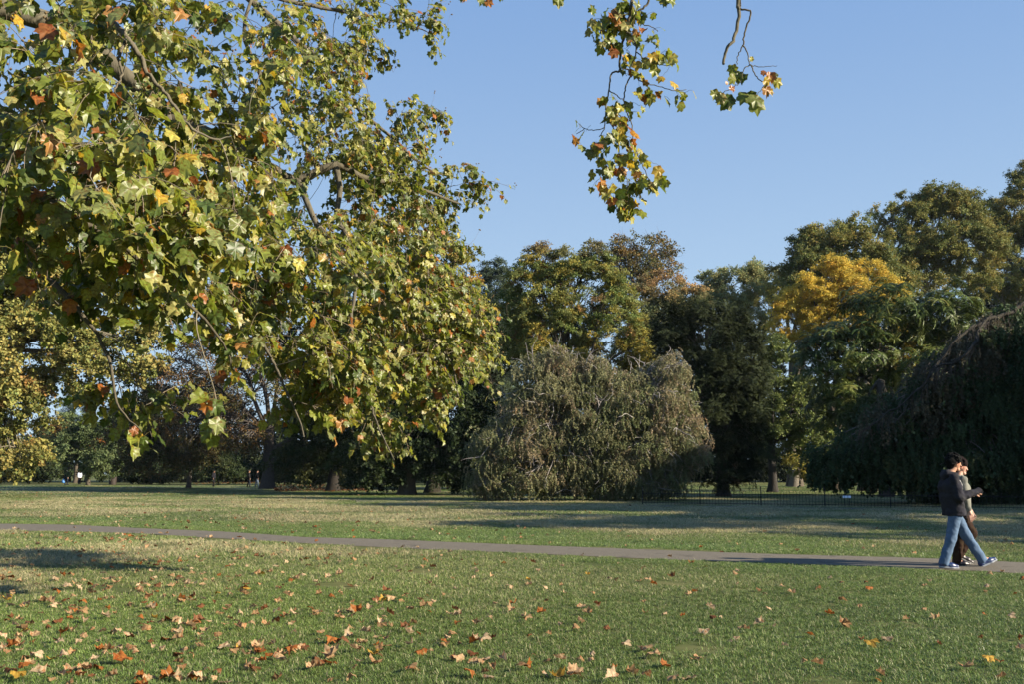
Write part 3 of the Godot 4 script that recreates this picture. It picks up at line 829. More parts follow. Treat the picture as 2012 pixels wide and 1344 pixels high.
	tree("yellow_shrub", "yellow-green shrub among the trunks behind the fence", "shrub", {foot = [1600, 92], trunk = [0.1, 1.0], kind = "broad", size = 0.9, holes = 0.15, seed = 2030, lobes = [[1605, 925, 34, 26], [1570, 915, 30, 26], [1625, 905, 26, 24]], pal = [[lin(0.25, 0.21, 0.04), 2], [lin(0.15, 0.16, 0.04), 2]]})
	# weeping beech on the right
	var beech := tree("weeping_beech_tree", "huge dark weeping beech with curtain foliage and bare bark ridge", "tree", {foot = [2030, 47], trunk = [0.7, 4.5], kind = "curtain", size = 0.72, holes = 0.06, fill = 1.1, seed = 2031, wood = lin(0.17, 0.15, 0.135),
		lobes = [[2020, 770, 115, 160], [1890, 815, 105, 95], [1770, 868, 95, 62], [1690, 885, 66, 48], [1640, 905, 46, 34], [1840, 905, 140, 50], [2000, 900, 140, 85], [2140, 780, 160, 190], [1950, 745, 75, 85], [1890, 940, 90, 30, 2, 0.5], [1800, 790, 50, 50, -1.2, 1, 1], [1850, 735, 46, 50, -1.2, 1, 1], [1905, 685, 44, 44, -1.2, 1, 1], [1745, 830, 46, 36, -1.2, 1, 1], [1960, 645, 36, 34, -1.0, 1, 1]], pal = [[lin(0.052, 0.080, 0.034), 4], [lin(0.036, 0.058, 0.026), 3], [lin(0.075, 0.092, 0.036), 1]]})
	rng.seed = 2032
	for q in [[[2060, 560, 47], [1985, 612, 46], [1930, 632, 45.5], [1885, 660, 45], [1850, 705, 44.5], [1815, 755, 44], [1760, 800, 43.5], [1690, 850, 43]], [[1930, 632, 45.5], [1905, 690, 44.2], [1862, 715, 44], [1830, 722, 43.6]]]:
		var pts := PackedVector3Array()
		for e in q:
			pts.append(at(e[0], e[1], e[2]) - beech.position)
		var fine := PackedVector3Array()
		for i in pts.size() - 1:
			for k in 5:
				fine.append(pts[i].cubic_interpolate(pts[i + 1], pts[maxi(i - 1, 0)], pts[mini(i + 2, pts.size() - 1)], k / 5.0) + ball() * 0.08)
		fine.append(pts[-1])
		var mb := MB.new()
		mb.tube(fine, taper(0.11, 0.025, fine.size()), 9, lin(0.05, 0.044, 0.038))
		part("limb", mb.mesh(M.bark), beech)
		var hang := MB.new()
		for k in fine.size() * 5:
			var p := fine[rng.randi() % fine.size()] + ball() * 0.35
			var l := rnd(0.3, 1.1)
			var dd := PackedVector3Array([p])
			var dv := Vector3(rnd(-0.8, 0.1), rnd(-0.1, 0.3), rnd(-0.4, 0.6))
			for e in 5:
				dv = (dv + Vector3(0, -0.5, 0) + ball() * 0.2).normalized()
				p += dv * l / 5.0
				dd.append(p)
			hang.tube(dd, taper(0.016, 0.005, 6), 3, lin(0.06, 0.052, 0.044) * rnd(0.6, 1.4))
		part("hanging_twigs", hang.mesh(M.twig), beech).set_meta("kind", "stuff")
	# trunks seen under the beech's skirt
	for q in [[1702, 80, 0.62, "broad dark"], [1738, 60, 0.34, "leaning grey"], [1557, 105, 0.42, "slim pale"]]:
		tree("plane_tree", "%s trunk in the gap under the beech's skirt" % q[3], "tree", {foot = [q[0], q[1]], trunk = [q[2], 7.0], kind = "broad", size = 1.2, holes = 0.3, seed = 2040 + q[1], wood = lin(0.16, 0.14, 0.11) if q[3] == "slim pale" else lin(0.07, 0.06, 0.05), lobes = [[q[0] + 10, 800, 60, 40], [q[0] - 40, 840, 50, 30]], pal = [[lin(0.06, 0.075, 0.025), 1]]})
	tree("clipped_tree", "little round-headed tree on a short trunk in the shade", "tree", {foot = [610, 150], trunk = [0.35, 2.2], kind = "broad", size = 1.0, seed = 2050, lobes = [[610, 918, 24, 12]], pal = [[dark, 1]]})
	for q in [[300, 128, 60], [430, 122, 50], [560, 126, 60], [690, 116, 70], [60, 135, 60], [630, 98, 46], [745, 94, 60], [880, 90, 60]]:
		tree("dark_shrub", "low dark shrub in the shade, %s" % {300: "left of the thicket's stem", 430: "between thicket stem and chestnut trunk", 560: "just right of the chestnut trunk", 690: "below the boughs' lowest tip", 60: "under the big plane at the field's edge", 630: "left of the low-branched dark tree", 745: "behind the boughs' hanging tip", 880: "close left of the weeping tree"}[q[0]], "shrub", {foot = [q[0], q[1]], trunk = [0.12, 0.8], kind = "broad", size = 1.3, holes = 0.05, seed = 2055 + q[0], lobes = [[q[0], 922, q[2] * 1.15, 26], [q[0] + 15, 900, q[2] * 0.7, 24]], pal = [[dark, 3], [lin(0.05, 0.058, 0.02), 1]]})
	# belt of distant trees that closes the view
	var belt := [[-140, 820, 130, 120], [40, 870, 80, 70], [260, 880, 70, 60], [370, 850, 100, 90], [500, 880, 90, 70], [640, 800, 100, 120], [780, 700, 110, 180], [900, 780, 90, 140], [1040, 760, 110, 140], [1180, 780, 110, 130], [1320, 760, 110, 140], [1450, 760, 90, 130], [1560, 840, 70, 70], [1680, 800, 90, 110], [1810, 700, 110, 150], [1960, 700, 120, 180], [2120, 680, 130, 200]]
	for i in belt.size():
		var q = belt[i]
		var name_ = ["behind the big plane at the field's edge", "behind the pale shrubby tree", "left of the thicket", "behind the thicket", "behind the chestnut trunk", "behind the chestnut's crown", "behind the lowest plane bough", "behind the gold-edged tree", "behind the sweet gum", "behind the weeping tree's left dome", "behind the weeping tree's right dome", "behind the yew", "behind the light green tree", "behind the trunks in the gap", "behind the ailanthus", "behind the beech's ridge", "beyond the beech's far side"][i]
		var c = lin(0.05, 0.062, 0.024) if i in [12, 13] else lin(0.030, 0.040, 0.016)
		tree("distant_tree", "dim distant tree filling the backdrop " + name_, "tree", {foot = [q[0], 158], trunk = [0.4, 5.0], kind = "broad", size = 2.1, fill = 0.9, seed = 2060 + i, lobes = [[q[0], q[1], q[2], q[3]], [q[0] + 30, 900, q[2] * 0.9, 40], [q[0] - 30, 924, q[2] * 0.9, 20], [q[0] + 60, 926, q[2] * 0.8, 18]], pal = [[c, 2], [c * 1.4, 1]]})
	# trees beyond the right border whose shade lies on the lawn
	for q in [[36.0, -20.5, 9.0, 15.5], [46.0, -33.0, 8.0, 20.0], [56.0, -47.0, 9.0, 22.0], [50.0, -25.0, 5.5, 26.0]]:
		var k := 1956.0 / absf(q[1])
		var px: float = 1006.0 + q[0] * k
		var py: float = 930.0 - (q[3] - q[2] * 0.55 - 1.46) * k * 1.0
		tree("roadside_tree", "broad tree outside the view shading the lawn, %s" % ["nearest to the path", "second from the path", "beside the weeping beech", "tallest of them"][taken.get("roadside_tree", 0)], "tree", {foot = [px, -q[1]], trunk = [0.5, 5.0], kind = "broad", size = 1.5, fill = 1.2, seed = 2090 + int(q[0]),
			lobes = [[px, py, q[2] * k, q[2] * 0.6 * k], [px - 2 * k, py + q[2] * 0.5 * k, q[2] * 0.8 * k, q[2] * 0.5 * k]], pal = [[lin(0.08, 0.09, 0.03), 1]]})

# ---------------------------------------------------------------- the near plane tree
var leaf_shapes := []
var leaves := []       # [Transform3D, tone index, shape]
var leaf_tones := []

func put_leaf(stalk_end: Vector3, d: Vector3, nrm: Vector3, size: float, tone_i: int) -> void:
	var y := d.normalized()
	var z := (nrm - y * nrm.dot(y)).normalized()
	var x := y.cross(z)
	leaves.append([Transform3D(Basis(x * size, y * size, z * size), stalk_end), tone_i, rng.randi() % leaf_shapes.size()])

func leaf_tone() -> int:
	var roll := rng.randf()
	return rng.randi_range(0, 2) if roll < 0.20 else (rng.randi_range(3, 5) if roll < 0.72 else (rng.randi_range(6, 7) if roll < 0.90 else (rng.randi_range(8, 9) if roll < 0.95 else rng.randi_range(10, 12))))

func spray(twigs: MB, from: Vector3, along: Vector3, n: int, reach: float, balls: MB, size_k := 1.0) -> void:
	# a drooping shoot with stalked leaves in turn on both sides and at its end
	var bark := lin(0.14, 0.115, 0.085)
	for s in 3:
		var d := (along + ball() * 0.9 + Vector3(0, -0.15, 0)).normalized()
		var p := from
		var pts := PackedVector3Array([p])
		var steps := 5
		var l := reach * rnd(0.5, 1.1)
		for k in steps:
			d = (d + Vector3(0, -0.13, 0) + ball() * 0.25).normalized()
			p += d * l / steps
			pts.append(p)
		twigs.tube(pts, taper(0.0045, 0.002, pts.size()), 4, bark * rnd(0.7, 1.5))
		var m := int(ceil(n / 3.0))
		for k in m:
			var q := clampf((k + rnd(0.2, 1.0)) / m, 0.1, 1.0) * (steps - 0.01)
			var o := pts[int(q)].lerp(pts[int(q) + 1], q - int(q))
			var out := (dirn() * Vector3(1, 0.35, 1) + d * 0.4 + Vector3(0, 0.15, 0)).normalized()
			var stalk := rnd(0.035, 0.075)
			var e := o + out * stalk
			var ld := (out * 0.75 + Vector3(0, -0.75, 0) + ball() * 0.6).normalized()
			var nn := (out + Vector3(0, 0.7, 0) + to_sun * 0.8 + ball() * 0.9).normalized()
			twigs.tube(PackedVector3Array([o, o + out * stalk * 0.6 + Vector3(0, 0.006, 0), e]), PackedFloat32Array([0.0016, 0.0014, 0.0014]), 3, lin(0.2, 0.17, 0.06))
			put_leaf(e, ld, nn, size_k * rnd(0.085, 0.19), leaf_tone())
		if rng.randf() < (0.12 if size_k > 0.9 else 0.3):
			var e := p + Vector3(rnd(-0.05, 0.16), rnd(0.05, 0.30), rnd(-0.08, 0.08))
			twigs.tube(PackedVector3Array([p, p.lerp(e, 0.5) + ball() * 0.02, e]), PackedFloat32Array([0.0016, 0.0014, 0.0012]), 3, bark)
			for b in 2:
				var c := e + ball() * 0.035
				var i := balls.v.size()
				for a in [[0, 1, 0], [1, 0, 0], [0, 0, 1], [-1, 0, 0], [0, 0, -1], [0, -1, 0]]:
					var nn := Vector3(a[0], a[1], a[2])
					balls.vert(c + nn * 0.014, nn, lin(0.12, 0.085, 0.04))
				for f in [[0, 1, 2], [0, 2, 3], [0, 3, 4], [0, 4, 1], [5, 1, 2], [5, 2, 3], [5, 3, 4], [5, 4, 1]]:
					balls.tri(i + f[0], i + f[1], i + f[2])

func limb_line(list: Array, off: Vector3) -> PackedVector3Array:
	var pts := PackedVector3Array()
	for e in list:
		pts.append((at(e[0], e[1], e[2]) if e.size() == 3 else Vector3(e[0], e[1], e[2])) - off)
	var fine := PackedVector3Array()
	for i in pts.size() - 1:
		for k in 6:
			fine.append(pts[i].cubic_interpolate(pts[i + 1], pts[maxi(i - 1, 0)], pts[mini(i + 2, pts.size() - 1)], k / 6.0))
	fine.append(pts[-1])
	return fine

func make_plane() -> void:
	rng.seed = 31337
	for k in 7:
		leaf_shapes.append(plane_leaf([0.25, 0.5, 0.15, 0.7, 0.35, 0.1, 0.9][k], [0.0, 0.25, -0.25, 0.15, 0.6, -0.5, 0.35][k], [0.15, 0.3, 0.08, 0.42, 0.2, 0.35, 0.25][k], 700 + k, M.leaf))
	leaf_tones = [lin(0.108, 0.170, 0.038), lin(0.137, 0.205, 0.041), lin(0.165, 0.218, 0.068), lin(0.259, 0.321, 0.049), lin(0.316, 0.362, 0.057), lin(0.295, 0.335, 0.102), lin(0.459, 0.451, 0.088), lin(0.516, 0.492, 0.164), lin(0.647, 0.456, 0.056), lin(0.650, 0.600, 0.110), lin(0.517, 0.197, 0.037), lin(0.414, 0.155, 0.044), lin(0.569, 0.296, 0.093)]
	rng.seed = 31338
	var base := Vector3(-10.5, 0, -8.5)
	var root := thing("plane_tree", "near plane tree whose leafy boughs hang into the view from above", "tree", base)
	var bark := lin(0.125, 0.112, 0.082)
	var fork := Vector3(0.3, 5.2, -0.2)
	var mb := MB.new()
	var tr := taper(0.62, 0.5, 9)
	tr[0] = 0.9; tr[1] = 0.68
	mb.tube(bough(Vector3(0, -0.1, 0), fork, 0.0, 8, 0.02), tr, 16, bark)
	part("trunk", mb.mesh(M.bark), root)
	var f := [fork.x + base.x, fork.y + base.y, fork.z + base.z]
	var go := func(a: Array) -> PackedVector3Array: return limb_line(a, base)
	var fork_w := fork + base
	# main limbs in the photograph: [px, py, depth] ..., start radius, end radius
	var far_of := func(px: float, d: float) -> float: return d * lerpf(1.0, 1.17, clampf((px - 150.0) / 450.0, 0.0, 1.0))
	var limbs := [
		[[[150, 60, 13.0], [330, 220, 12.6], [470, 290, 12.2], [540, 335, 12.0], [585, 352, 12.0], [660, 325, 12.0], [720, 350, 12.3], [800, 362, 12.8], [900, 400, 13.6]], 0.13, 0.02],
		[[[660, 325, 12.0], [668, 370, 11.9], [664, 430, 11.8], [690, 480, 11.5], [700, 560, 11.0], [690, 640, 10.6], [715, 740, 10.2], [740, 830, 9.8], [775, 905, 9.5]], 0.05, 0.006],
		[[[585, 352, 12.0], [640, 470, 11.6], [720, 560, 12.0], [800, 640, 12.4], [880, 700, 12.6], [900, 780, 12.4]], 0.05, 0.008],
		[[[430, -60, 14.0], [560, 60, 14.0], [640, 130, 14.0], [700, 210, 14.2], [770, 270, 14.4], [840, 330, 14.6], [900, 350, 14.8]], 0.07, 0.01],
		[[[170, -40, 7.8], [215, 30, 7.5], [250, 75, 7.3], [275, 110, 7.2], [295, 150, 7.1], [330, 190, 7.0], [370, 245, 6.9], [430, 275, 6.9]], 0.032, 0.008],
		[[[250, 75, 7.3], [235, 110, 7.1], [240, 145, 7.0], [225, 180, 6.9]], 0.016, 0.006],
		[[[-150, 250, 8.0], [-20, 300, 7.6], [60, 370, 7.4], [150, 430, 7.2], [240, 480, 7.1], [330, 560, 7.3], [430, 660, 7.8], [460, 730, 8.0]], 0.05, 0.006],
		[[[300, -120, 12.0], [500, -20, 12.4], [660, 20, 12.8], [770, 40, 13.0], [850, 65, 13.2]], 0.06, 0.006],
		[[[330, 220, 12.6], [360, 380, 10.5], [420, 520, 9.8], [500, 640, 9.5], [560, 760, 9.2], [600, 860, 9.0]], 0.05, 0.006],
		[[[-100, 430, 9.0], [60, 520, 8.8], [140, 590, 8.6], [210, 690, 8.4], [230, 790, 8.2], [280, 850, 8.1]], 0.035, 0.005],
		[[[470, 290, 12.2], [520, 180, 12.6], [480, 60, 13.0], [520, -60, 13.2]], 0.05, 0.02],
	]
	# rows that run from the fork, outside the frame, to the first point of each free limb
	var nodes := PackedVector3Array()
	var node_r := PackedFloat32Array()
	for k in limbs.size():
		var q = limbs[k]
		for e in q[0]:
			e[2] = far_of.call(e[0], e[2])
		var pts: PackedVector3Array = go.call(q[0])
		var m := MB.new()
		for i in pts.size():
			if i > 2:
				pts[i] += ball() * 0.012
		var rr := taper(q[1], q[2], pts.size())
		m.tube(pts, rr, 9, bark * rnd(0.75, 1.05))
		if k in [0, 3, 4, 6, 7, 9]:
			var lead := bough(fork, pts[0], 0.1, 10, 0.04)
			lead[lead.size() - 1] = pts[0]
			m.tube(lead, taper(0.28, q[1], 11), 9, bark)
		part("limb", m.mesh(M.bark), root)
		for i in pts.size():
			nodes.append(pts[i]); node_r.append(rr[i])
	# where the leafy shoots are: [px, py, half width, half height, depth, depth spread, shoots]
	var masses := [[110, 100, 300, 190, 7.6, 1.4, 62], [110, 340, 260, 150, 7.4, 1.5, 60], [390, 140, 220, 200, 10.0, 2.2, 66], [380, 370, 200, 140, 9.0, 2.0, 62], [610, 140, 140, 180, 14.4, 1.8, 92], [690, 380, 165, 110, 14.8, 1.8, 105], [765, 310, 78, 66, 16.0, 0.9, 44], [865, 385, 46, 40, 16.4, 0.6, 18], [550, 500, 180, 95, 11.4, 2.0, 72], [760, 535, 140, 95, 14.4, 1.8, 92], [875, 615, 75, 95, 15.4, 0.9, 66], [935, 640, 36, 45, 15.6, 0.5, 13],
		[250, 460, 190, 50, 7.6, 0.9, 24], [140, 540, 75, 36, 8.8, 0.6, 10], [630, 680, 95, 85, 11.4, 0.9, 40], [850, 715, 80, 48, 14.6, 0.8, 34], [735, 770, 46, 50, 14.0, 0.4, 14], [775, 850, 34, 26, 14.2, 0.3, 9], [600, 780, 70, 26, 11.2, 0.5, 12], [455, 680, 26, 26, 9.0, 0.2, 4], [424, 760, 8, 8, 8.0, 0.1, 1], [235, 745, 40, 20, 9.4, 0.3, 5], [285, 800, 22, 8, 9.4, 0.2, 2], [330, 545, 110, 36, 8.6, 0.6, 12], [470, 590, 90, 46, 10.6, 0.9, 16],
		[790, 10, 60, 24, 15.2, 0.5, 12], [832, 50, 24, 16, 15.2, 0.2, 4], [730, 80, 46, 46, 15.2, 0.6, 10], [842, 222, 26, 12, 16.2, 0.3, 5], [930, 362, 22, 10, 16.4, 0.3, 5], [905, 330, 20, 14, 16.4, 0.3, 4], [790, 215, 30, 20, 16.0, 0.4, 6], [690, 650, 90, 56, 13.6, 0.8, 28], [850, 785, 36, 18, 14.2, 0.3, 5],
		[300, -200, 620, 170, 11.5, 2.5, 55], [-330, 60, 230, 260, 9.5, 2.0, 34]]
	var targets := []
	for q in masses:
		for k in q[6]:
			var u := ball()
			var fx: float = q[0] + u.x * q[2] * 1.08
			var fy: float = q[1] + u.y * q[3] * 1.08
			if fx > 525 and fx < 725 and fy > 295 and fy < 368 and q[4] + u.z * q[5] < 15.2 and rng.randf() < 0.75:
				continue
			if fx > 430 and fx < 700 and fy > 350 and fy < 520 and rng.randf() < 0.35:
				continue
			targets.append(at(q[0] + u.x * q[2] * 1.08, q[1] + u.y * q[3] * 1.08, q[4] + u.z * q[5]) - base)
	var order := []
	for t in targets:
		var best := 1e9
		for p in nodes:
			best = minf(best, p.distance_squared_to(t))
		order.append([best, t])
	order.sort_custom(func(a, b): return a[0] < b[0])
	var twigs := MB.new()
	var balls := MB.new()
	for e in order:
		var t: Vector3 = e[1]
		var best := 1e9
		var pick := 0
		for i in nodes.size():
			var dv := t - nodes[i]
			var cost := dv.length() + maxf(0.0, dv.y) * 0.35
			if cost < best:
				best = cost; pick = i
		var from := nodes[pick]
		var l := from.distance_to(t)
		var steps := clampi(int(l / 0.14), 3, 9)
		var pts := bough(from, t, 0.10, steps, 0.12)
		var r0 := minf(node_r[pick] * 0.75, 0.004 + 0.0065 * l)
		var rr := taper(r0, 0.004, pts.size())
		twigs.tube(pts, rr, 5, bark * rnd(0.45, 1.25))
		for i in range(1, pts.size()):
			if i % 2 == 0 or i == pts.size() - 1:
				nodes.append(pts[i]); node_r.append(rr[i])
		var along := (pts[-1] - pts[-2]).normalized()
		var away := clampf((t + base - EYE).length() / 9.0 - 0.9, 0.0, 0.8)
		spray(twigs, t, along, rng.randi_range(14, 19) + int(away * 5.0), rnd(0.36, 0.62), balls, 0.92 - away * 0.27)
	# the two shoots that hang alone into the sky, from a high limb that crosses above the view
	var high := MB.new()
	var over := limb_line([[100, -330, 10.0], [500, -420, 9.6], [900, -330, 9.2], [1180, -230, 9.0], [1300, -260, 8.8], [1450, -300, 8.4]], base)
	high.tube(over, taper(0.12, 0.03, over.size()), 9, bark)
	high.tube(bough(fork, over[0], 0.15, 10, 0.03), taper(0.25, 0.12, 11), 9, bark)
	part("limb", high.mesh(M.bark), root)
	var crop := func(x: float, y: float, d: float) -> Array: return [1100.0 + x / 3.0545, y / 3.0545, d]
	var hang := MB.new()
	for q in [
		[[[320, -700], [460, -300], [445, -60], [430, 0], [415, 100], [400, 190], [365, 290], [355, 430]], 9.0, 0.021, 0.010], [[[355, 430], [310, 440], [295, 540], [275, 640], [270, 760], [235, 820]], 9.0, 0.010, 0.004],
		[[[295, 540], [350, 580], [380, 600]], 9.0, 0.006, 0.004], [[[355, 430], [395, 415], [430, 440], [400, 500], [385, 590], [400, 670], [430, 740], [440, 860], [490, 980], [540, 1090]], 9.05, 0.009, 0.004], [[[300, 640], [295, 720], [345, 820], [355, 1000], [400, 1080], [410, 1230]], 8.95, 0.007, 0.003],
		[[[400, 190], [440, 230], [455, 310], [430, 400]], 8.9, 0.011, 0.005], [[[470, 70], [525, 20], [530, -60]], 9.1, 0.010, 0.012], [[[470, 70], [490, 140], [560, 165], [590, 190]], 9.1, 0.007, 0.003], [[[455, 310], [520, 360], [600, 388], [690, 385]], 8.9, 0.006, 0.003],
		[[[430, 440], [490, 490], [600, 520], [680, 545], [760, 540]], 9.0, 0.006, 0.003], [[[270, 765], [200, 780], [150, 770], [120, 745]], 9.0, 0.005, 0.003], [[[150, 770], [100, 800]], 9.0, 0.004, 0.003],
		[[[1000, -900], [1050, -300], [1065, 0], [1075, 80], [1045, 230], [1000, 290], [980, 385]], 8.2, 0.021, 0.012], [[[1058, -100], [1083, 0], [1085, 50], [1145, 75], [1110, 180], [1098, 275]], 8.2, 0.010, 0.007], [[[1098, 275], [1065, 340], [1062, 390]], 8.2, 0.006, 0.003],
		[[[1098, 275], [1125, 320], [1145, 390], [1220, 398], [1300, 395]], 8.2, 0.007, 0.002], [[[1145, 390], [1180, 460], [1225, 505], [1185, 560]], 8.2, 0.006, 0.003], [[[1145, 390], [1100, 415], [1080, 490], [1020, 530], [965, 560]], 8.2, 0.005, 0.003]]:
		var list := []
		for e in q[0]:
			list.append(crop.call(e[0], e[1], q[1]))
		var pts := limb_line(list, base)
		for i in range(1, pts.size()):
			pts[i] += ball() * 0.008
		hang.tube(pts, taper(q[2], q[3], pts.size()), 7, bark * rnd(0.75, 1.0))
	part("hanging_shoots", hang.mesh(M.bark), root)
	var tufts := [[180, 30, 3, 1], [200, 160, 8, 0], [240, 200, 8, 0], [300, 250, 12, 0], [250, 120, 8, 0], [330, 60, 12, 0], [370, 140, 9, 2], [450, 60, 12, 0], [350, 190, 9, 0], [300, 150, 9, 0], [520, 90, 4, 0], [420, 30, 9, 0], [460, 210, 7, 2], [440, 150, 8, 0], [430, 350, 8, 0], [400, 300, 5, 0], [520, 250, 6, 0], [555, 340, 10, 1], [590, 340, 6, 0], [640, 335, 3, 0], [560, 180, 4, 0], [640, 430, 2, 1], [500, 405, 2, 1], [470, 475, 5, 0], [535, 545, 6, 2], [530, 580, 4, 0], [605, 580, 1, 1], [680, 530, 2, 1], [660, 600, 1, 2], [720, 590, 3, 0], [760, 550, 2, 0], [475, 635, 2, 0], [460, 575, 2, 0], [400, 455, 2, 2],
		[260, 615, 2, 2], [330, 590, 4, 0], [390, 640, 4, 2], [340, 650, 6, 0], [380, 720, 6, 2], [340, 700, 7, 1], [420, 680, 3, 1], [350, 770, 7, 1], [390, 820, 6, 2], [300, 840, 8, 0], [240, 860, 7, 0], [250, 910, 7, 0], [215, 880, 3, 2], [125, 765, 2, 0], [100, 830, 3, 2], [185, 750, 1, 0], [420, 860, 9, 0], [400, 930, 9, 0], [450, 910, 9, 0], [290, 980, 8, 0], [320, 1000, 5, 2], [270, 1020, 3, 0], [460, 1030, 8, 1], [500, 1095, 7, 0], [550, 1110, 5, 0], [590, 1090, 6, 0], [620, 1070, 2, 0], [560, 980, 2, 1], [250, 1090, 4, 2], [225, 1080, 3, 0], [300, 1120, 6, 1], [330, 1160, 6, 2], [410, 1090, 6, 0], [370, 1080, 5, 0], [450, 1180, 5, 1], [400, 1210, 6, 0], [420, 1240, 5, 0], [470, 1240, 3, 0], [385, 1250, 4, 1], [360, 1230, 4, 0], [190, 1045, 1, 0], [410, 1280, 2, 1]]
	for q in tufts:
		var e = crop.call(q[0], q[1], 9.0)
		var c := at(e[0], e[1], e[2] + rnd(-0.15, 0.15)) - base
		for k in int(ceil(q[2] * 0.85)):
			var o := c + ball() * Vector3(0.10, 0.08, 0.14)
			var out := (dirn() * Vector3(1, 0.4, 1)).normalized()
			hang_leaf(twigs, c, o, out, rnd(0.065, 0.135), leaf_tone() if q[3] == 0 or rng.randf() < 0.4 else ([8, 9, 6][rng.randi() % 3] if q[3] == 1 else [10, 11, 12][rng.randi() % 3]))
	for q in [[1050, 405, 0.12, 4], [1060, 440, 0.14, 3], [1095, 460, 0.13, 0], [1045, 460, 0.12, 4], [1020, 528, 0.08, 10], [1002, 494, 0.04, 12], [960, 560, 0.15, 3], [935, 555, 0.12, 4], [985, 575, 0.13, 7], [1015, 595, 0.19, 3], [1030, 590, 0.15, 0], [1118, 572, 0.15, 3], [1140, 560, 0.13, 1], [1165, 600, 0.20, 4], [1180, 590, 0.16, 3], [1245, 450, 0.13, 10], [1240, 470, 0.12, 8], [1222, 430, 0.07, 11], [1225, 530, 0.12, 12], [1245, 545, 0.09, 8], [1290, 482, 0.12, 9], [1155, 350, 0.06, 9], [1292, 447, 0.07, 2]]:
		var e = crop.call(q[0], q[1] - q[2] * 150.0, 8.2)
		var c := at(e[0], e[1], e[2] + rnd(-0.1, 0.1)) - base
		put_leaf(c, (Vector3(rnd(-0.6, 0.6), -1.0, rnd(-0.2, 0.4))).normalized(), (Vector3(0.3, 0.4, 0.8) + ball() * 0.6).normalized(), q[2] * 0.9, q[3])
	for q in [[945, 8, 13.2], [955, 14, 13.2], [985, 2, 13.2], [910, 3, 13.2], [1095, 4, 9.0], [1300, 4, 9.0], [1310, 6, 9.0]]:
		for k in 2:
			put_leaf(at(q[0] + rnd(-4, 4), q[1] - 14, q[2]) - base, Vector3(rnd(-0.5, 0.5), -1, 0.3), (Vector3(0.3, 0.3, 0.8) + ball() * 0.5), rnd(0.1, 0.15), leaf_tone())
	part("twigs", twigs.mesh(M.twig), root).set_meta("kind", "stuff")
	part("seed_balls", balls.mesh(M.twig), root).set_meta("kind", "stuff")
	# the leaves that show largest are parts of their own, the rest one mass
	var show := []
	for i in leaves.size():
		var w: Vector3 = leaves[i][0].origin + base - EYE
		var v := w.rotated(Vector3.RIGHT, -TILT)
		var inside := v.z < 0.0 and absf(v.x / -v.z) < 0.52 and absf(v.y / -v.z) < 0.345
		var scale_: float = leaves[i][0].basis.y.length()
		show.append([(scale_ / w.length()) if inside else 0.0, i])
	show.sort_custom(func(a, b): return a[0] > b[0])
	var mats := []
	for c in leaf_tones:
		var m: StandardMaterial3D = M.leaf.duplicate()
		m.vertex_color_use_as_albedo = false
		m.albedo_color = srgb(c)
		mats.append(m)
	var where := []
	var tints := []
	for k in leaf_shapes.size():
		where.append([]); tints.append(PackedColorArray())
	for k in show.size():
		var q = leaves[show[k][1]]
		if k < 300:
			var o := MeshInstance3D.new()
			o.name = "leaf"
			o.mesh = leaf_shapes[q[2]]
			o.material_override = mats[q[1]]
			o.transform = q[0]
			root.add_child(o, true)
		else:
			where[q[2]].append(q[0])
			tints[q[2]].append(leaf_tones[q[1]] * rnd(0.85, 1.15))
	for k in leaf_shapes.size():
		swarm("foliage", leaf_shapes[k], where[k], tints[k], root)
	print("leaves ", leaves.size(), " nodes ", nodes.size())

func hang_leaf(twigs: MB, c: Vector3, o: Vector3, out: Vector3, size: float, tone_i: int) -> void:
	twigs.tube(PackedVector3Array([c, c.lerp(o, 0.5) + Vector3(0, 0.01, 0), o]), PackedFloat32Array([0.002, 0.0016, 0.0014]), 3, lin(0.16, 0.13, 0.06))
	put_leaf(o, (out * 0.6 + Vector3(0, -0.8, 0) + ball() * 0.5).normalized(), (out + Vector3(0, 0.6, 0) + to_sun * 0.8 + ball() * 0.8).normalized(), size, tone_i)

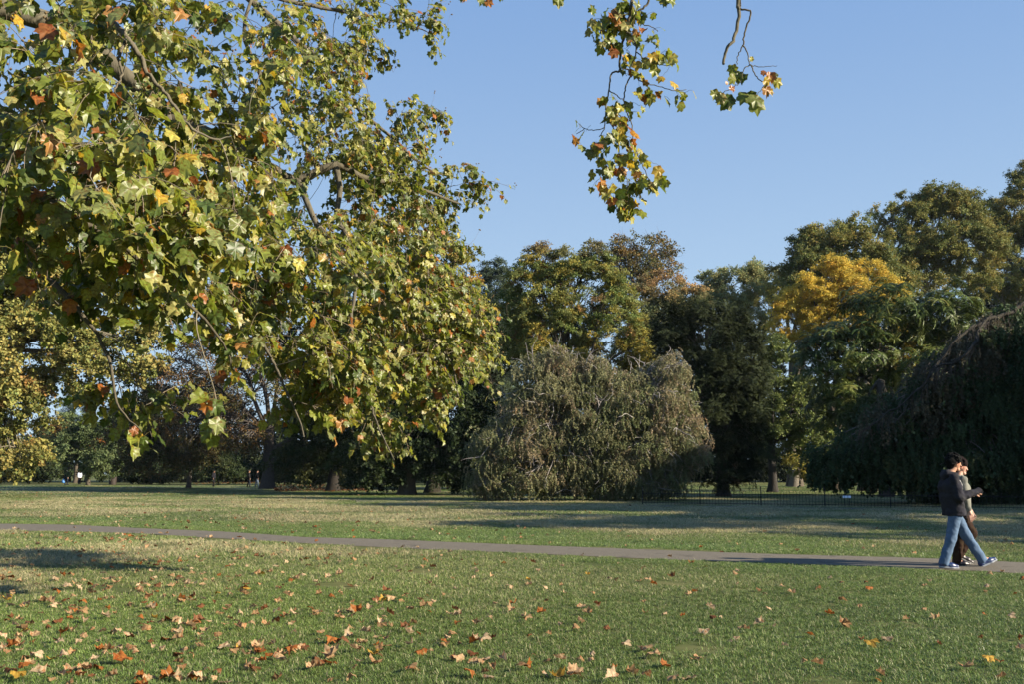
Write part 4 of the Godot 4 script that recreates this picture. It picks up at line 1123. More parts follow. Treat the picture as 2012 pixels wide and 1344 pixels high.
# ---------------------------------------------------------------- fence, sign, bin
func make_street() -> void:
	rng.seed = 5100
	var line := edge_of([[1262, 992.0], [1290, 992.5], [1660, 997], [2012, 1003.5], [2400, 1011]])
	var stations := PackedVector3Array()      # every 2.7 m along the line
	var left := 0.0
	for i in line.size() - 1:
		var a := line[i]
		var b := line[i + 1]
		var l := a.distance_to(b)
		var t := left
		while t < l:
			stations.append(a.lerp(b, t / l))
			t += 2.7
		left = t - l
	var f := thing("hoop_fence", "low black iron hoop-topped fence along the lawn's far edge", "fence", stations[0])
	var black := lin(0.012, 0.013, 0.012)
	var post := MB.new()
	post.tube(PackedVector3Array([Vector3(0, -0.05, 0), Vector3(0, 0.80, 0)]), PackedFloat32Array([0.02, 0.02]), 8, black)
	post.tube(PackedVector3Array([Vector3(0, 0.80, 0), Vector3(0, 0.83, 0), Vector3(0, 0.86, 0)]), PackedFloat32Array([0.026, 0.03, 0.008]), 8, black)
	var post_mesh := post.mesh(M.iron)
	var bars := MB.new()
	for i in stations.size():
		var o := part("post", post_mesh, f)
		o.position = stations[i] - stations[0]
		if i == stations.size() - 1:
			break
		var a := stations[i] - stations[0]
		var b := stations[i + 1] - stations[0]
		for h in [0.10, 0.52]:
			var r := MB.new()
			r.tube(PackedVector3Array([a + Vector3(0, h, 0), b + Vector3(0, h, 0)]), PackedFloat32Array([0.014, 0.014]), 5, black)
			part("rail", r.mesh(M.iron), f)
		var n := 20
		for k in n:
			var p := a.lerp(b, (k + 0.25) / n)
			var q := a.lerp(b, (k + 0.75) / n)
			if k % 2 == 0:
				q = a.lerp(b, (k + 1.25) / n)
				var arch := PackedVector3Array([p + Vector3(0, 0.02, 0), p + Vector3(0, 0.60, 0)])
				for e in range(1, 6):
					var g := PI * e / 6.0
					arch.append(p.lerp(q, 0.5 - 0.5 * cos(g)) + Vector3(0, 0.60 + 0.07 * sin(g), 0))
				arch.append(q + Vector3(0, 0.60, 0)); arch.append(q + Vector3(0, 0.02, 0))
				var rr := PackedFloat32Array()
				rr.resize(arch.size()); rr.fill(0.008)
				bars.tube(arch, rr, 4, black)
	part("hoop_bars", bars.mesh(M.iron), f).set_meta("kind", "stuff")
	var sp := ground(1662, 996.5)
	var s := thing("sign", "small white blank notice plate on a short post at the fence", "sign", sp + Vector3(0, 0, 0.12), -0.15)
	var pl := MB.new()
	pl.box(Vector3(-0.17, -0.055, -0.008), Vector3(0.17, 0.055, 0.008), lin(0.62, 0.66, 0.68))
	var plate := part("plate", pl.mesh(M.paint), s)
	plate.position = Vector3(0, 0.43, 0)
	plate.rotation.x = -0.5
	var ps := MB.new()
	for x in [-0.1, 0.1]:
		ps.box(Vector3(x - 0.012, -0.05, -0.012), Vector3(x + 0.012, 0.41, 0.008), lin(0.03, 0.03, 0.03))
	part("post", ps.mesh(M.iron), s)
	# bin on the far field
	var bp := ground(222, 953.0)
	var bin := thing("litter_bin", "squat dark brown litter bin on the far field", "bin", bp)
	var bb := MB.new()
	var prof := [[0.0, 0.40], [0.06, 0.43], [0.5, 0.46], [0.92, 0.47], [0.95, 0.50], [1.02, 0.50], [1.02, 0.38], [0.8, 0.36]]
	var bpts := PackedVector3Array()
	var brad := PackedFloat32Array()
	for q in prof:
		bpts.append(Vector3(0, q[0] * 0.95, 0)); brad.append(q[1])
	bb.tube(bpts, brad, 16, lin(0.035, 0.026, 0.022))
	bb.smooth()
	part("drum", bb.mesh(M.iron), bin)
	var hoop := MB.new()
	var hp := PackedVector3Array()
	var hr := PackedFloat32Array()
	for k in 17:
		hp.append(Vector3(cos(TAU * k / 16.0) * 0.47, 0.55, sin(TAU * k / 16.0) * 0.47)); hr.append(0.02)
	hoop.tube(hp, hr, 6, lin(0.05, 0.04, 0.035))
	part("band", hoop.mesh(M.iron), bin)

# ---------------------------------------------------------------- people: tapered capsules joined smoothly and meshed as one skin
# a prim: [kind, a, b, ra, rb, k]   kind 0 joins, 1 joins with its far end cut flat, 2 cuts away
func field(prims: Array, p: Vector3) -> float:
	var d := 1e3
	for q in prims:
		var a: Vector3 = q[1]
		var ba: Vector3 = q[2] - a
		var pa := p - a
		var l2 := ba.length_squared()
		var h := 0.0
		if l2 > 1e-9:
			h = clampf(pa.dot(ba) / l2, 0.0, 1.0)
		var e := (pa - ba * h).length() - lerpf(q[3], q[4], h)
		if q[0] == 1:
			e = maxf(e, (p - q[2]).dot(ba.normalized()))
		var k: float = q[5]
		if q[0] == 2:
			var g := clampf(0.5 - 0.5 * (d + e) / k, 0.0, 1.0)
			d = lerpf(d, -e, g) + k * g * (1.0 - g)
		elif d > 999.0:
			d = e
		else:
			var g := clampf(0.5 + 0.5 * (e - d) / k, 0.0, 1.0)
			d = lerpf(e, d, g) - k * g * (1.0 - g)
	return d

func skin(mb: MB, prims: Array, cell: float, paint: Callable, wrinkle := 0.0, wave := 12.0, cuts := []) -> void:
	var lo := Vector3.ONE * 1e3
	var hi := -lo
	for q in prims:
		if q[0] == 2:
			continue
		var r := Vector3.ONE * (maxf(q[3], q[4]) + 0.02 + wrinkle)
		lo = lo.min(q[1] - r).min(q[2] - r)
		hi = hi.max(q[1] + r).max(q[2] + r)
	var folds := FastNoiseLite.new()
	folds.seed = 9
	folds.frequency = wave * 0.1
	folds.fractal_octaves = 2
	var nx := int((hi.x - lo.x) / cell) + 6
	var ny := int((hi.y - lo.y) / cell) + 6
	var nz := int((hi.z - lo.z) / cell) + 6
	nx = (nx / 4 + 1) * 4 + 1; ny = (ny / 4 + 1) * 4 + 1; nz = (nz / 4 + 1) * 4 + 1
	var val := PackedFloat32Array()
	val.resize(nx * ny * nz)
	val.fill(1e4)
	var blocks := []
	var reach := cell * 2.0 * 1.75 + cell * 1.5 + wrinkle + 0.004
	for bz in (nz - 1) / 4:
		for by in (ny - 1) / 4:
			for bx in (nx - 1) / 4:
				var mid := lo + Vector3(bx * 4 + 2, by * 4 + 2, bz * 4 + 2) * cell
				var d := field(prims, mid)
				var near := absf(d) < reach
				if not near and not cuts.is_empty() and d < 0.0:
					for c in cuts:
						if absf((mid - c[0]).dot(c[1])) < reach:
							near = true
				if not near:
					if d < 0.0:
						for z in 5:
							for y in 5:
								for x in 5:
									var i := (bx * 4 + x) + nx * ((by * 4 + y) + ny * (bz * 4 + z))
									if val[i] > 9e3:
										val[i] = -9e3
					continue
				blocks.append(Vector3i(bx, by, bz) * 4)
				for z in 5:
					for y in 5:
						for x in 5:
							var i := (bx * 4 + x) + nx * ((by * 4 + y) + ny * (bz * 4 + z))
							if absf(val[i]) > 8e3:
								var p := lo + Vector3(bx * 4 + x, by * 4 + y, bz * 4 + z) * cell
								var e := field(prims, p)
								if wrinkle > 0.0:
									e += wrinkle * (folds.get_noise_3d(p.x * 10.0 + p.y * 6.0, p.y * 10.0 - p.x * 5.0, p.z * 7.0))
								for c in cuts:
									e = maxf(e, (p - c[0]).dot(c[1]))
								val[i] = e
	var id := PackedInt32Array()
	id.resize(nx * ny * nz)
	id.fill(-1)
	var step := [1, nx, nx * ny]
	for b in blocks:
		for z in 4:
			for y in 4:
				for x in 4:
					var i: int = (b.x + x) + nx * ((b.y + y) + ny * (b.z + z))
					var sum := Vector3.ZERO
					var n := 0
					var grad := Vector3.ZERO
					var some := 0
					var all := true
					for c in 8:
						var v := val[i + (c & 1) + (nx if c & 2 else 0) + (nx * ny if c & 4 else 0)]
						if v < 0.0:
							some += 1
						v = clampf(v, -0.1, 0.1)
						grad += v * Vector3(1 if c & 1 else -1, 1 if c & 2 else -1, 1 if c & 4 else -1)
					if some == 0 or some == 8:
						continue
					for c in 8:
						for ax in 3:
							if c & (1 << ax):
								continue
							var i0: int = i + (c & 1) + (nx if c & 2 else 0) + (nx * ny if c & 4 else 0)
							var v0 := val[i0]
							var v1 := val[i0 + step[ax]]
							if (v0 < 0.0) != (v1 < 0.0):
								var o := Vector3(c & 1, 1 if c & 2 else 0, 1 if c & 4 else 0)
								o[ax] += clampf(v0 / (v0 - v1), 0.02, 0.98)
								sum += o
								n += 1
					var p: Vector3 = lo + (Vector3(b.x + x, b.y + y, b.z + z) + sum / n) * cell
					var nn := grad.normalized()
					id[i] = mb.vert(p, nn, paint.call(p, nn))
	for b in blocks:
		for z in 4:
			for y in 4:
				for x in 4:
					var i: int = (b.x + x) + nx * ((b.y + y) + ny * (b.z + z))
					for ax in 3:
						var j: int = i + step[ax]
						if j >= val.size() or (val[i] < 0.0) == (val[j] < 0.0):
							continue
						var s1: int = step[(ax + 1) % 3]
						var s2: int = step[(ax + 2) % 3]
						if i - s1 - s2 < 0:
							continue
						var q := [id[i], id[i - s1], id[i - s1 - s2], id[i - s2]]
						if q[0] < 0 or q[1] < 0 or q[2] < 0 or q[3] < 0:
							continue
						mb.tri(q[0], q[1], q[2]); mb.tri(q[0], q[2], q[3])

func hand_prims(w: Vector3, d: Vector3, nrm: Vector3, curl: float, thumb_side: float) -> Array:
	# wrist, pointing direction, direction the palm faces
	d = d.normalized()
	nrm = (nrm - d * nrm.dot(d)).normalized()
	var s := d.cross(nrm).normalized() * thumb_side
	var out := [[0, w - d * 0.02, w + d * 0.03, 0.026, 0.026, 0.02]]
	for k in 4:
		var root := w + d * 0.02 + s * (0.024 - k * 0.016)
		var kn := w + d * 0.088 + s * (0.030 - k * 0.020)
		out.append([0, root, kn, 0.013, 0.0105, 0.012])
		var l: float = [0.040, 0.045, 0.042, 0.033][k]
		var a := curl * (0.7 + 0.12 * k)
		var d1 := d * cos(a) + nrm * sin(a)
		var m := kn + d1 * l
		var d2 := d * cos(a * 2.0) + nrm * sin(a * 2.0)
		out.append([0, kn, m, 0.0098, 0.0088, 0.004])
		out.append([0, m, m + d2 * l * 0.85, 0.0088, 0.0075, 0.004])
	var t0 := w + d * 0.02 + s * 0.026
	var t1 := t0 + (d * 0.7 + s * 0.6 + nrm * 0.3).normalized() * 0.042
	out.append([0, t0, t1, 0.013, 0.0105, 0.01])
	out.append([0, t1, t1 + (d * 0.9 + s * 0.25 + nrm * 0.4).normalized() * 0.032, 0.0105, 0.0085, 0.004])
	return out

func head_prims(c: Vector3, f: Vector3, k: float) -> Array:
	f = f.normalized()
	var u := (Vector3.UP - f * f.y).normalized()
	var s := f.cross(u)
	var out := [
		[0, c + u * 0.030 * k - f * 0.035 * k, c + u * 0.030 * k + f * 0.030 * k, 0.083 * k, 0.078 * k, 0.02],
		[0, c - u * 0.02 * k + f * 0.015 * k, c - u * 0.075 * k + f * 0.052 * k, 0.066 * k, 0.034 * k, 0.04],
		[0, c - u * 0.088 * k + f * 0.078 * k, c - u * 0.088 * k + f * 0.074 * k, 0.022 * k, 0.022 * k, 0.025],
		[0, c + u * 0.022 * k + f * 0.092 * k, c - u * 0.022 * k + f * 0.112 * k, 0.010 * k, 0.014 * k, 0.012],
		[0, c - u * 0.052 * k + f * 0.090 * k - s * 0.012, c - u * 0.052 * k + f * 0.090 * k + s * 0.012, 0.011 * k, 0.011 * k, 0.010],
		[0, c + u * 0.040 * k + f * 0.088 * k - s * 0.03, c + u * 0.040 * k + f * 0.088 * k + s * 0.03, 0.014 * k, 0.014 * k, 0.02],
	]
	for q in [-1.0, 1.0]:
		out.append([2, c + u * 0.014 * k + f * 0.108 * k + s * q * 0.033 * k, c + u * 0.014 * k + f * 0.100 * k + s * q * 0.036 * k, 0.014 * k, 0.014 * k, 0.010])
		out.append([0, c + u * 0.014 * k + f * 0.081 * k + s * q * 0.033 * k, c + u * 0.014 * k + f * 0.082 * k + s * q * 0.033 * k, 0.0125 * k, 0.0125 * k, 0.003])
		out.append([0, c + u * 0.022 * k - f * 0.004 * k + s * q * 0.080 * k, c - u * 0.018 * k + f * 0.002 * k + s * q * 0.074 * k, 0.014 * k, 0.009 * k, 0.006])
	return out

func face_paint(c: Vector3, f: Vector3, tone_: Color, hair: Color) -> Callable:
	var u := (Vector3.UP - f * f.y).normalized()
	var s := f.cross(u)
	return func(p: Vector3, _n: Vector3) -> Color:
		var q := p - c
		var x := q.dot(f)
		var y := q.dot(u)
		var z := q.dot(s)
		if x > 0.06:
			if absf(y + 0.052) < 0.010 and absf(z) < 0.024: return tone_ * Color(0.85, 0.5, 0.5)
			if absf(y - 0.014) < 0.007 and absf(absf(z) - 0.033) < 0.013: return Color(0.04, 0.03, 0.025)
			if absf(y - 0.040) < 0.006 and absf(absf(z) - 0.034) < 0.020: return hair
		if absf(z) > 0.07: return tone_ * Color(1.05, 0.85, 0.8)
		return tone_

func hair_prims(c: Vector3, f: Vector3, curls: int, size: float, fringe: float) -> Array:
	f = f.normalized()
	var u := (Vector3.UP - f * f.y).normalized()
	var s := f.cross(u)
	var out := [[0, c + u * 0.045 - f * 0.042, c + u * 0.058 + f * 0.030, 0.092, 0.086, 0.02], [0, c + u * 0.02 - f * 0.050, c - u * 0.045 - f * 0.055, 0.085, 0.055, 0.03]]
	for k in curls:
		var d := dirn()
		if d.y < -0.45:
			d.y = -d.y
		var x := d.dot(Vector3.RIGHT)
		if x > 0.45 and d.y < fringe:
			d.y = fringe + rnd(0.0, 0.4)
		if d.y < -0.15 and x > -0.25:
			d.y = rnd(-0.05, 0.8)
		d = d.normalized()
		var p := c + u * 0.035 - f * 0.012 + rnd(0.94, 1.13) * (f * d.x * 0.106 + u * d.y * 0.118 + s * d.z * 0.092)
		var r := size * rnd(0.6, 1.45)
		out.append([0, p, p + ball() * 0.012, r, r * 0.85, 0.009])
	return out

# pose: joints in metres, x forward, y up, z to the figure's right
func person(label: String, where: Vector3, turn: float, j: Dictionary, look: Dictionary, cell := 0.013, group := "") -> Node3D:
	var root := thing("person", label, "person", where, turn, group)
	rng.seed = 7000 + taken["person"]
	var tone_: Color = look.skin
	var flesh := func(_p: Vector3, _n: Vector3) -> Color: return tone_
	var f: Vector3 = j.get("face", Vector3.RIGHT).normalized()
	var fine: float = cell
	# body
	var hip: Vector3 = j.hip
	var chest: Vector3 = j.chest
	var side := Vector3(0, 0, 1).rotated(Vector3.UP, j.get("twist", 0.0))
	var torso := [[0, hip - side * 0.055, hip + side * 0.055, 0.105, 0.105, 0.05], [0, hip.lerp(chest, 0.5) - side * 0.05, hip.lerp(chest, 0.5) + side * 0.05, 0.095, 0.095, 0.07], [0, chest - side * 0.07, chest + side * 0.07, 0.105, 0.105, 0.07], [0, chest + Vector3(0, 0.08, 0), j.neck, 0.07, 0.055, 0.06], [0, hip - side * 0.05, chest - side * 0.06, 0.10, 0.10, 0.04], [0, hip + side * 0.05, chest + side * 0.06, 0.10, 0.10, 0.04]]
	var b := torso.duplicate()
	b.append([0, j.neck, j.head - Vector3(0, 0.05, 0), 0.054, 0.054, 0.03])
	for s in ["r", "l"]:
		b.append([0, j["sh" + s], j["el" + s], 0.046, 0.038, 0.04])
		b.append([0, j["el" + s], j["wr" + s], 0.038, 0.026, 0.02])
		b.append([0, j["hp" + s], j["kn" + s], 0.078, 0.052, 0.05])
		b.append([0, j["kn" + s], j["an" + s], 0.052, 0.036, 0.03])
		b.append([0, j["an" + s], j["an" + s].lerp(j["toe" + s], 0.62) + Vector3(0, 0.012, 0), 0.034, 0.022, 0.02])
	var mb := MB.new()
	skin(mb, b, fine * 1.15, flesh)
	skin(mb, head_prims(j.head, f, 1.0), minf(fine * 0.42, 0.02), face_paint(j.head, f, tone_, look.hair))
	for s in ["r", "l"]:
		var w: Vector3 = j["wr" + s]
		skin(mb, hand_prims(w, j["hd" + s], j.get("palm" + s, Vector3(0, 0, -1 if s == "r" else 1)), j.get("curl", 0.45), -1.0 if s == "r" else 1.0), minf(fine * 0.36, 0.012), flesh)
	part("body", mb.mesh(M.skin), root)
	# trousers
	var leg: Color = look.trousers
	var wash := FastNoiseLite.new()
	wash.frequency = 0.9
	var tint := func(p: Vector3, _n: Vector3) -> Color: return leg * (1.0 + 0.22 * wash.get_noise_3d(p.x * 9.0, p.y * 5.0, p.z * 9.0))
	var t := [[0, hip + Vector3(0, -0.01, 0) - side * 0.05, hip + Vector3(0, -0.01, 0) + side * 0.05, 0.118, 0.118, 0.04]]
	for s in ["r", "l"]:
		t.append([0, j["hp" + s], j["kn" + s], 0.100, 0.078, 0.045])
		var an: Vector3 = j["an" + s]
		var kn: Vector3 = j["kn" + s]
		t.append([1, kn, an + (an - kn).normalized() * 0.045, 0.077, look.get("hem", 0.074), 0.035])
	mb = MB.new()
	skin(mb, t, fine, tint, 0.009 if cell < 0.02 else 0.0, 8.0)
	part("trousers", mb.mesh(M.cloth), root)
	# top
	var cloth: Color = look.top
	var shade := func(p: Vector3, n: Vector3) -> Color:
		if look.has("print") and n.x > 0.1 and p.y > chest.y - 0.16 and p.y < chest.y + 0.10 and p.z > -0.1 and p.z < 0.17:
			if sin(p.y * 95.0 + sin(p.z * 60.0) * 1.5) > -0.2 and absf(p.z - 0.06) < 0.11:
				return look.print
		return cloth * (1.0 + 0.2 * wash.get_noise_3d(p.x * 7.0, p.y * 7.0, p.z * 7.0))
	var k: float = look.get("loose", 0.03)
	var hem: Vector3 = hip + Vector3(0, look.get("hem_drop", -0.05), 0)
	var g := [[0, hem - side * 0.06, hem + side * 0.06, 0.105 + k, 0.105 + k, 0.05], [0, hip.lerp(chest, 0.5) - side * 0.06, hip.lerp(chest, 0.5) + side * 0.06, 0.100 + k * 1.25, 0.100 + k * 1.25, 0.08], [0, chest - side * 0.08, chest + side * 0.08, 0.108 + k * 0.8, 0.108 + k * 0.8, 0.08], [0, chest + Vector3(0, 0.08, 0), j.neck - Vector3(0, 0.02, 0), 0.09, 0.072, 0.06], [0, hem - side * 0.055, chest - side * 0.07, 0.104 + k, 0.104 + k * 0.8, 0.04], [0, hem + side * 0.055, chest + side * 0.07, 0.104 + k, 0.104 + k * 0.8, 0.04]]
	for s in ["r", "l"]:
		g.append([0, j["sh" + s], j["el" + s], 0.056 + k * 0.55, 0.050 + k * 0.5, 0.05])
		g.append([1, j["el" + s], j["wr" + s].lerp(j["el" + s], 0.06 - look.get("cover", 0.0)), 0.050 + k * 0.5, 0.038 + k * 0.35, 0.03])
	mb = MB.new()
	skin(mb, g, fine, shade, 0.014 if cell < 0.02 else 0.0, 7.0, [[hem + Vector3(0, -0.03, 0), Vector3(0, -1, 0)]])
	var top := part(look.get("top_name", "jacket"), mb.mesh(M.cloth), root)
	if look.get("hood", false):
		mb = MB.new()
		var nk: Vector3 = j.neck
		skin(mb, [[0, nk + Vector3(-0.075, -0.005, -0.05), nk + Vector3(-0.075, -0.005, 0.05), 0.052, 0.052, 0.03], [0, nk + Vector3(-0.075, -0.005, 0.05), nk + Vector3(0.035, -0.01, 0.085), 0.045, 0.03, 0.03], [0, nk + Vector3(-0.075, -0.005, -0.05), nk + Vector3(0.035, -0.01, -0.085), 0.045, 0.03, 0.03], [0, nk + Vector3(-0.10, -0.06, -0.02), nk + Vector3(-0.10, -0.06, 0.02), 0.05, 0.05, 0.04]], fine * 0.8, shade, 0.008, 10.0)
		part("hood", mb.mesh(M.cloth), top)
		mb = MB.new()
		skin(mb, [[0, chest + Vector3(0.135, -0.25, -0.085), chest + Vector3(0.135, -0.25, 0.085), 0.03, 0.03, 0.02], [0, chest + Vector3(0.125, -0.33, -0.11), chest + Vector3(0.125, -0.33, 0.11), 0.035, 0.035, 0.05]], fine * 0.8, shade, 0.004, 10.0)
		part("pocket", mb.mesh(M.cloth), top)
	# hair
	mb = MB.new()
	var hc: Color = look.hair
	var hp := func(p: Vector3, n: Vector3) -> Color: return hc
	skin(mb, hair_prims(j.head, f, look.get("curls", 40) if cell < 0.02 else 8, look.get("curl_size", 0.021), look.get("fringe", 0.55)), minf(fine * 0.55, 0.022), hp)
	part("hair", mb.mesh(M.hair), root)
	# shoes
	for s in ["r", "l"]:
		var an: Vector3 = j["an" + s]
		var heel: Vector3 = j["heel" + s]
		var toe: Vector3 = j["toe" + s]
		var d := (toe - heel).normalized()
		var up := (Vector3.UP - d * d.y).normalized()
		var shoe_tone: Color = look.shoes
		var sp := func(p: Vector3, n: Vector3) -> Color:
			if look.has("flash") and sin((p - heel).dot(d) * 70.0 + (p - heel).dot(up) * 60.0) > 0.75 and (p - heel).dot(d) < 0.17: return look.flash
			return shoe_tone
		var h0 := heel + up * 0.048
		var t0 := toe + up * 0.036
		mb = MB.new()
		skin(mb, [[0, h0 + d * 0.035, h0.lerp(t0, 0.6), 0.040, 0.046, 0.03], [0, h0.lerp(t0, 0.6), t0 - d * 0.035, 0.044, 0.032, 0.03], [0, h0 + d * 0.045 + up * 0.02, an, 0.042, 0.044, 0.03]], fine * 0.75, sp, 0.0, 1.0, [[heel + up * 0.022, -up]])
		var shoe := part("shoe", mb.mesh(M.paint if cell < 0.02 else M.cloth), root)
		mb = MB.new()
		var sole: Color = look.sole
		skin(mb, [[0, heel + d * 0.04 + up * 0.012, heel.lerp(toe, 0.65) + up * 0.012, 0.042, 0.048, 0.02], [0, heel.lerp(toe, 0.65) + up * 0.012, toe - d * 0.032 + up * 0.012, 0.047, 0.034, 0.02]], fine * 0.7, func(_p: Vector3, _n: Vector3) -> Color: return sole, 0.0, 1.0, [[heel + up * 0.0, -up], [heel + up * 0.028, up]])
		part("sole", mb.mesh(M.cloth), shoe)
	return root

func stand(turn_arms: float, stride: float) -> Dictionary:
	var j := {hip = Vector3(0, 0.93, 0), chest = Vector3(0.01, 1.27, 0), neck = Vector3(0.0, 1.46, 0), head = Vector3(0.03, 1.60, 0), face = Vector3(1, -0.05, 0)}
	for q in [["r", 1.0], ["l", -1.0]]:
		var s: String = q[0]
		var z: float = q[1]
		j["sh" + s] = Vector3(0, 1.39, 0.17 * z)
		j["el" + s] = Vector3(-0.04 + turn_arms * z * 0.5, 1.12, 0.22 * z)
		j["wr" + s] = Vector3(0.04 + turn_arms * z, 0.88, 0.22 * z)
		j["hd" + s] = Vector3(0.1, -1, 0)
		j["hp" + s] = Vector3(0, 0.90, 0.09 * z)
		j["kn" + s] = Vector3(0.04 + stride * z * 0.5, 0.50, 0.10 * z)
		j["an" + s] = Vector3(stride * z * 1.0, 0.085, 0.10 * z)
		j["heel" + s] = Vector3(stride * z - 0.07, 0.0, 0.10 * z)
		j["toe" + s] = Vector3(stride * z + 0.20, 0.0, 0.11 * z)
	return j

func make_people() -> void:
	var a := {hip = Vector3(-0.01, 0.90, 0), chest = Vector3(-0.05, 1.25, 0), neck = Vector3(-0.035, 1.455, 0), head = Vector3(0.03, 1.60, 0), face = Vector3(1, -0.07, -0.12), twist = 0.12,
		shr = Vector3(-0.055, 1.375, 0.175), elr = Vector3(-0.02, 1.085, 0.235), wrr = Vector3(0.235, 1.155, 0.17), hdr = Vector3(1, 0.12, -0.15), palmr = Vector3(0, -0.5, -1),
		shl = Vector3(-0.03, 1.375, -0.175), ell = Vector3(0.0, 1.10, -0.225), wrl = Vector3(0.21, 1.13, -0.13), hdl = Vector3(1, 0.1, 0.2), palml = Vector3(0, -0.5, 1), curl = 0.7,
		hpr = Vector3(-0.015, 0.88, 0.085), knr = Vector3(-0.125, 0.455, 0.10), anr = Vector3(-0.25, 0.105, 0.10), heelr = Vector3(-0.335, 0.022, 0.10), toer = Vector3(-0.035, 0.0, 0.12),
		hpl = Vector3(0.01, 0.88, -0.085), knl = Vector3(0.195, 0.495, -0.09), anl = Vector3(0.415, 0.135, -0.09), heell = Vector3(0.385, 0.0, -0.09), toel = Vector3(0.66, 0.115, -0.10)}
	person("walker in charcoal hoodie and light blue jeans, curly dark hair, forearm raised", ground(1881, 1117), 0.0, a, {skin = lin(0.42, 0.235, 0.155), hair = lin(0.010, 0.008, 0.008), trousers = lin(0.082, 0.125, 0.195), top = lin(0.026, 0.026, 0.032), top_name = "hoodie", print = lin(0.55, 0.55, 0.55), hood = true, cover = 0.5, shoes = lin(0.012, 0.03, 0.10), flash = lin(0.07, 0.11, 0.17), sole = lin(0.24, 0.26, 0.29), loose = 0.034, hem_drop = -0.07, curls = 130, curl_size = 0.019, fringe = 0.45}, 0.0125)
	var b := {hip = Vector3(0.0, 0.87, 0), chest = Vector3(0.01, 1.21, 0), neck = Vector3(0.01, 1.415, 0), head = Vector3(0.04, 1.545, 0), face = Vector3(1, -0.12, 0.12),
		shr = Vector3(0.0, 1.34, 0.17), elr = Vector3(-0.02, 1.06, 0.22), wrr = Vector3(0.06, 0.855, 0.20), hdr = Vector3(0.35, -1, 0), palmr = Vector3(0, 0, -1),
		shl = Vector3(0.03, 1.34, -0.17), ell = Vector3(0.12, 1.07, -0.22), wrl = Vector3(0.245, 0.875, -0.20), hdl = Vector3(0.45, -1, 0), palml = Vector3(0, 0, 1), curl = 0.35,
		hpr = Vector3(0.0, 0.85, 0.085), knr = Vector3(-0.07, 0.46, 0.09), anr = Vector3(-0.135, 0.095, 0.09), heelr = Vector3(-0.20, 0.0, 0.09), toer = Vector3(0.085, 0.0, 0.10),
		hpl = Vector3(0.02, 0.85, -0.085), knl = Vector3(0.21, 0.51, -0.09), anl = Vector3(0.005, 0.185, -0.09), heell = Vector3(-0.055, 0.12, -0.09), toel = Vector3(0.205, 0.0, -0.10)}
	person("walker in grey-green jacket and dark brown trousers, half hidden behind the hoodie wearer", ground(1891, 1112.5), 0.0, b, {skin = lin(0.46, 0.27, 0.20), hair = lin(0.014, 0.010, 0.008), trousers = lin(0.030, 0.019, 0.013), top = lin(0.15, 0.152, 0.132), top_name = "jacket", shoes = lin(0.012, 0.011, 0.014), sole = lin(0.16, 0.16, 0.155), loose = 0.03, hem_drop = -0.04, curls = 120, curl_size = 0.019, fringe = 0.30, hem = 0.066}, 0.0125)
	# far walkers
	var k := 0.03
	person("white-haired person in black jacket carrying a blue bag on the far field", ground(131, 953.0), 0.9, stand(0.05, 0.10), {skin = lin(0.45, 0.28, 0.2), hair = lin(0.62, 0.62, 0.60), trousers = lin(0.02, 0.024, 0.035), top = lin(0.012, 0.012, 0.014), shoes = lin(0.015, 0.015, 0.015), sole = lin(0.02, 0.02, 0.02), loose = 0.045}, k)
	person("person in white top and dark trousers standing before the pale shrubby tree", ground(157, 952.0), 2.2, stand(0.10, 0.06), {skin = lin(0.45, 0.28, 0.2), hair = lin(0.05, 0.035, 0.025), trousers = lin(0.02, 0.02, 0.024), top = lin(0.60, 0.66, 0.76), shoes = lin(0.02, 0.02, 0.02), sole = lin(0.03, 0.03, 0.03), loose = 0.035}, k)
	person("person in dark clothes with a shoulder bag in the chestnut's shade", ground(420, 957.0), -0.4, stand(0.08, 0.12), {skin = lin(0.3, 0.18, 0.12), hair = lin(0.015, 0.012, 0.010), trousers = lin(0.012, 0.012, 0.014), top = lin(0.014, 0.014, 0.018), shoes = lin(0.015, 0.015, 0.015), sole = lin(0.02, 0.02, 0.02), loose = 0.05}, k)
	person("person in black walking just left of the chestnut trunk", ground(489, 958.0), 0.2, stand(0.10, 0.14), {skin = lin(0.3, 0.18, 0.12), hair = lin(0.05, 0.04, 0.035), trousers = lin(0.02, 0.024, 0.03), top = lin(0.012, 0.012, 0.014), shoes = lin(0.015, 0.015, 0.015), sole = lin(0.02, 0.02, 0.02), loose = 0.04}, k)
	person("person in black top and pale blue jeans beside the chestnut trunk", ground(505, 957.5), 0.1, stand(0.12, 0.17), {skin = lin(0.4, 0.25, 0.18), hair = lin(0.015, 0.012, 0.010), trousers = lin(0.20, 0.25, 0.33), top = lin(0.012, 0.012, 0.014), shoes = lin(0.2, 0.2, 0.2), sole = lin(0.3, 0.3, 0.3), loose = 0.04}, k)
	var bag := MB.new()
	bag.tube(PackedVector3Array([Vector3(0, 0.0, 0), Vector3(0, 0.02, 0), Vector3(0, 0.2, 0), Vector3(0, 0.38, 0), Vector3(0, 0.46, 0)]), PackedFloat32Array([0.02, 0.17, 0.19, 0.13, 0.03]), 10, lin(0.09, 0.26, 0.62))
	bag.smooth()
	var bg := thing("carrier_bag", "bright blue carrier bag held by the white-haired person", "bag", ground(125.5, 953.0) + Vector3(0, 0.22, 0))
	part("pouch", bag.mesh(M.paint), bg)
	var hd := MB.new()
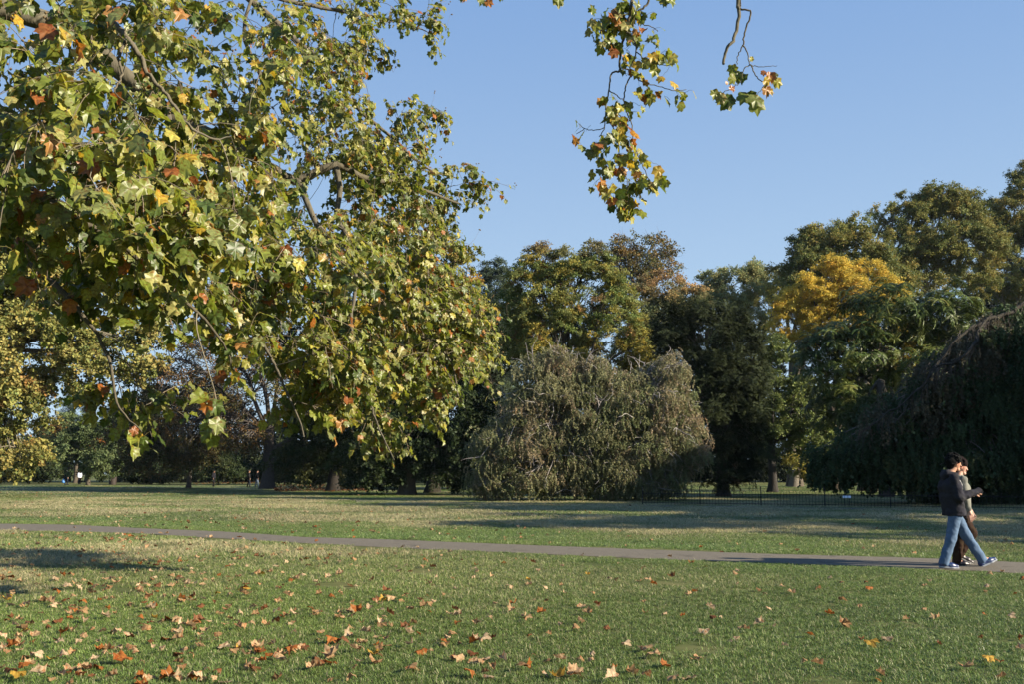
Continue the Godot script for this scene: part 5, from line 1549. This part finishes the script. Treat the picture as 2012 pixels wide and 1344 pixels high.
	hd.tube(PackedVector3Array([Vector3(-0.03, 0.42, 0), Vector3(-0.02, 0.56, 0), Vector3(0.03, 0.62, 0), Vector3(0.05, 0.56, 0), Vector3(0.03, 0.42, 0)]), PackedFloat32Array([0.012, 0.01, 0.01, 0.01, 0.012]), 5, lin(0.09, 0.26, 0.62))
	part("handle", hd.mesh(M.paint), bg)

# ---------------------------------------------------------------- all
func _ready() -> void:
	var cam := Camera3D.new()
	cam.name = "camera"
	cam.position = EYE
	cam.rotation.x = TILT
	cam.fov = rad_to_deg(2.0 * atan(672.0 / LENS))
	cam.near = 0.1
	cam.far = 2500.0
	add_child(cam)
	to_sun = Vector3(cos(SUN_AZIMUTH) * cos(SUN_HEIGHT), sin(SUN_HEIGHT), sin(SUN_AZIMUTH) * cos(SUN_HEIGHT))
	var sun := DirectionalLight3D.new()
	sun.name = "sun"
	sun.light_color = Color(1.0, 0.945, 0.85)
	sun.light_energy = 1.6
	sun.light_angular_distance = 0.5
	sun.shadow_enabled = true
	sun.transform.basis = Basis.looking_at(-to_sun)
	add_child(sun)
	var sky := ProceduralSkyMaterial.new()
	sky.sky_top_color = srgb(lin(0.125, 0.288, 0.655) / EXPOSURE)
	sky.sky_horizon_color = srgb(lin(0.63, 0.83, 0.965) / EXPOSURE)
	sky.sky_curve = 0.24
	sky.ground_bottom_color = srgb(lin(0.06, 0.07, 0.03))
	sky.ground_horizon_color = srgb(lin(0.2, 0.25, 0.25))
	sky.sun_angle_max = 6.0
	var env := Environment.new()
	env.background_mode = Environment.BG_SKY
	env.sky = Sky.new()
	env.sky.sky_material = sky
	env.tonemap_mode = Environment.TONE_MAPPER_LINEAR
	env.tonemap_exposure = EXPOSURE
	env.fog_enabled = true
	env.fog_density = 0.00006
	env.fog_light_color = Color(0.78, 0.85, 0.93)
	env.sdfgi_enabled = true
	env.ssao_enabled = true
	env.ssil_enabled = true
	var around := WorldEnvironment.new()
	around.name = "world_environment"
	around.environment = env
	add_child(around)
	make_materials()
	make_ground()
	make_trees()
	make_plane()
	make_street()
	make_people()
	make_grass()
	make_fallen()
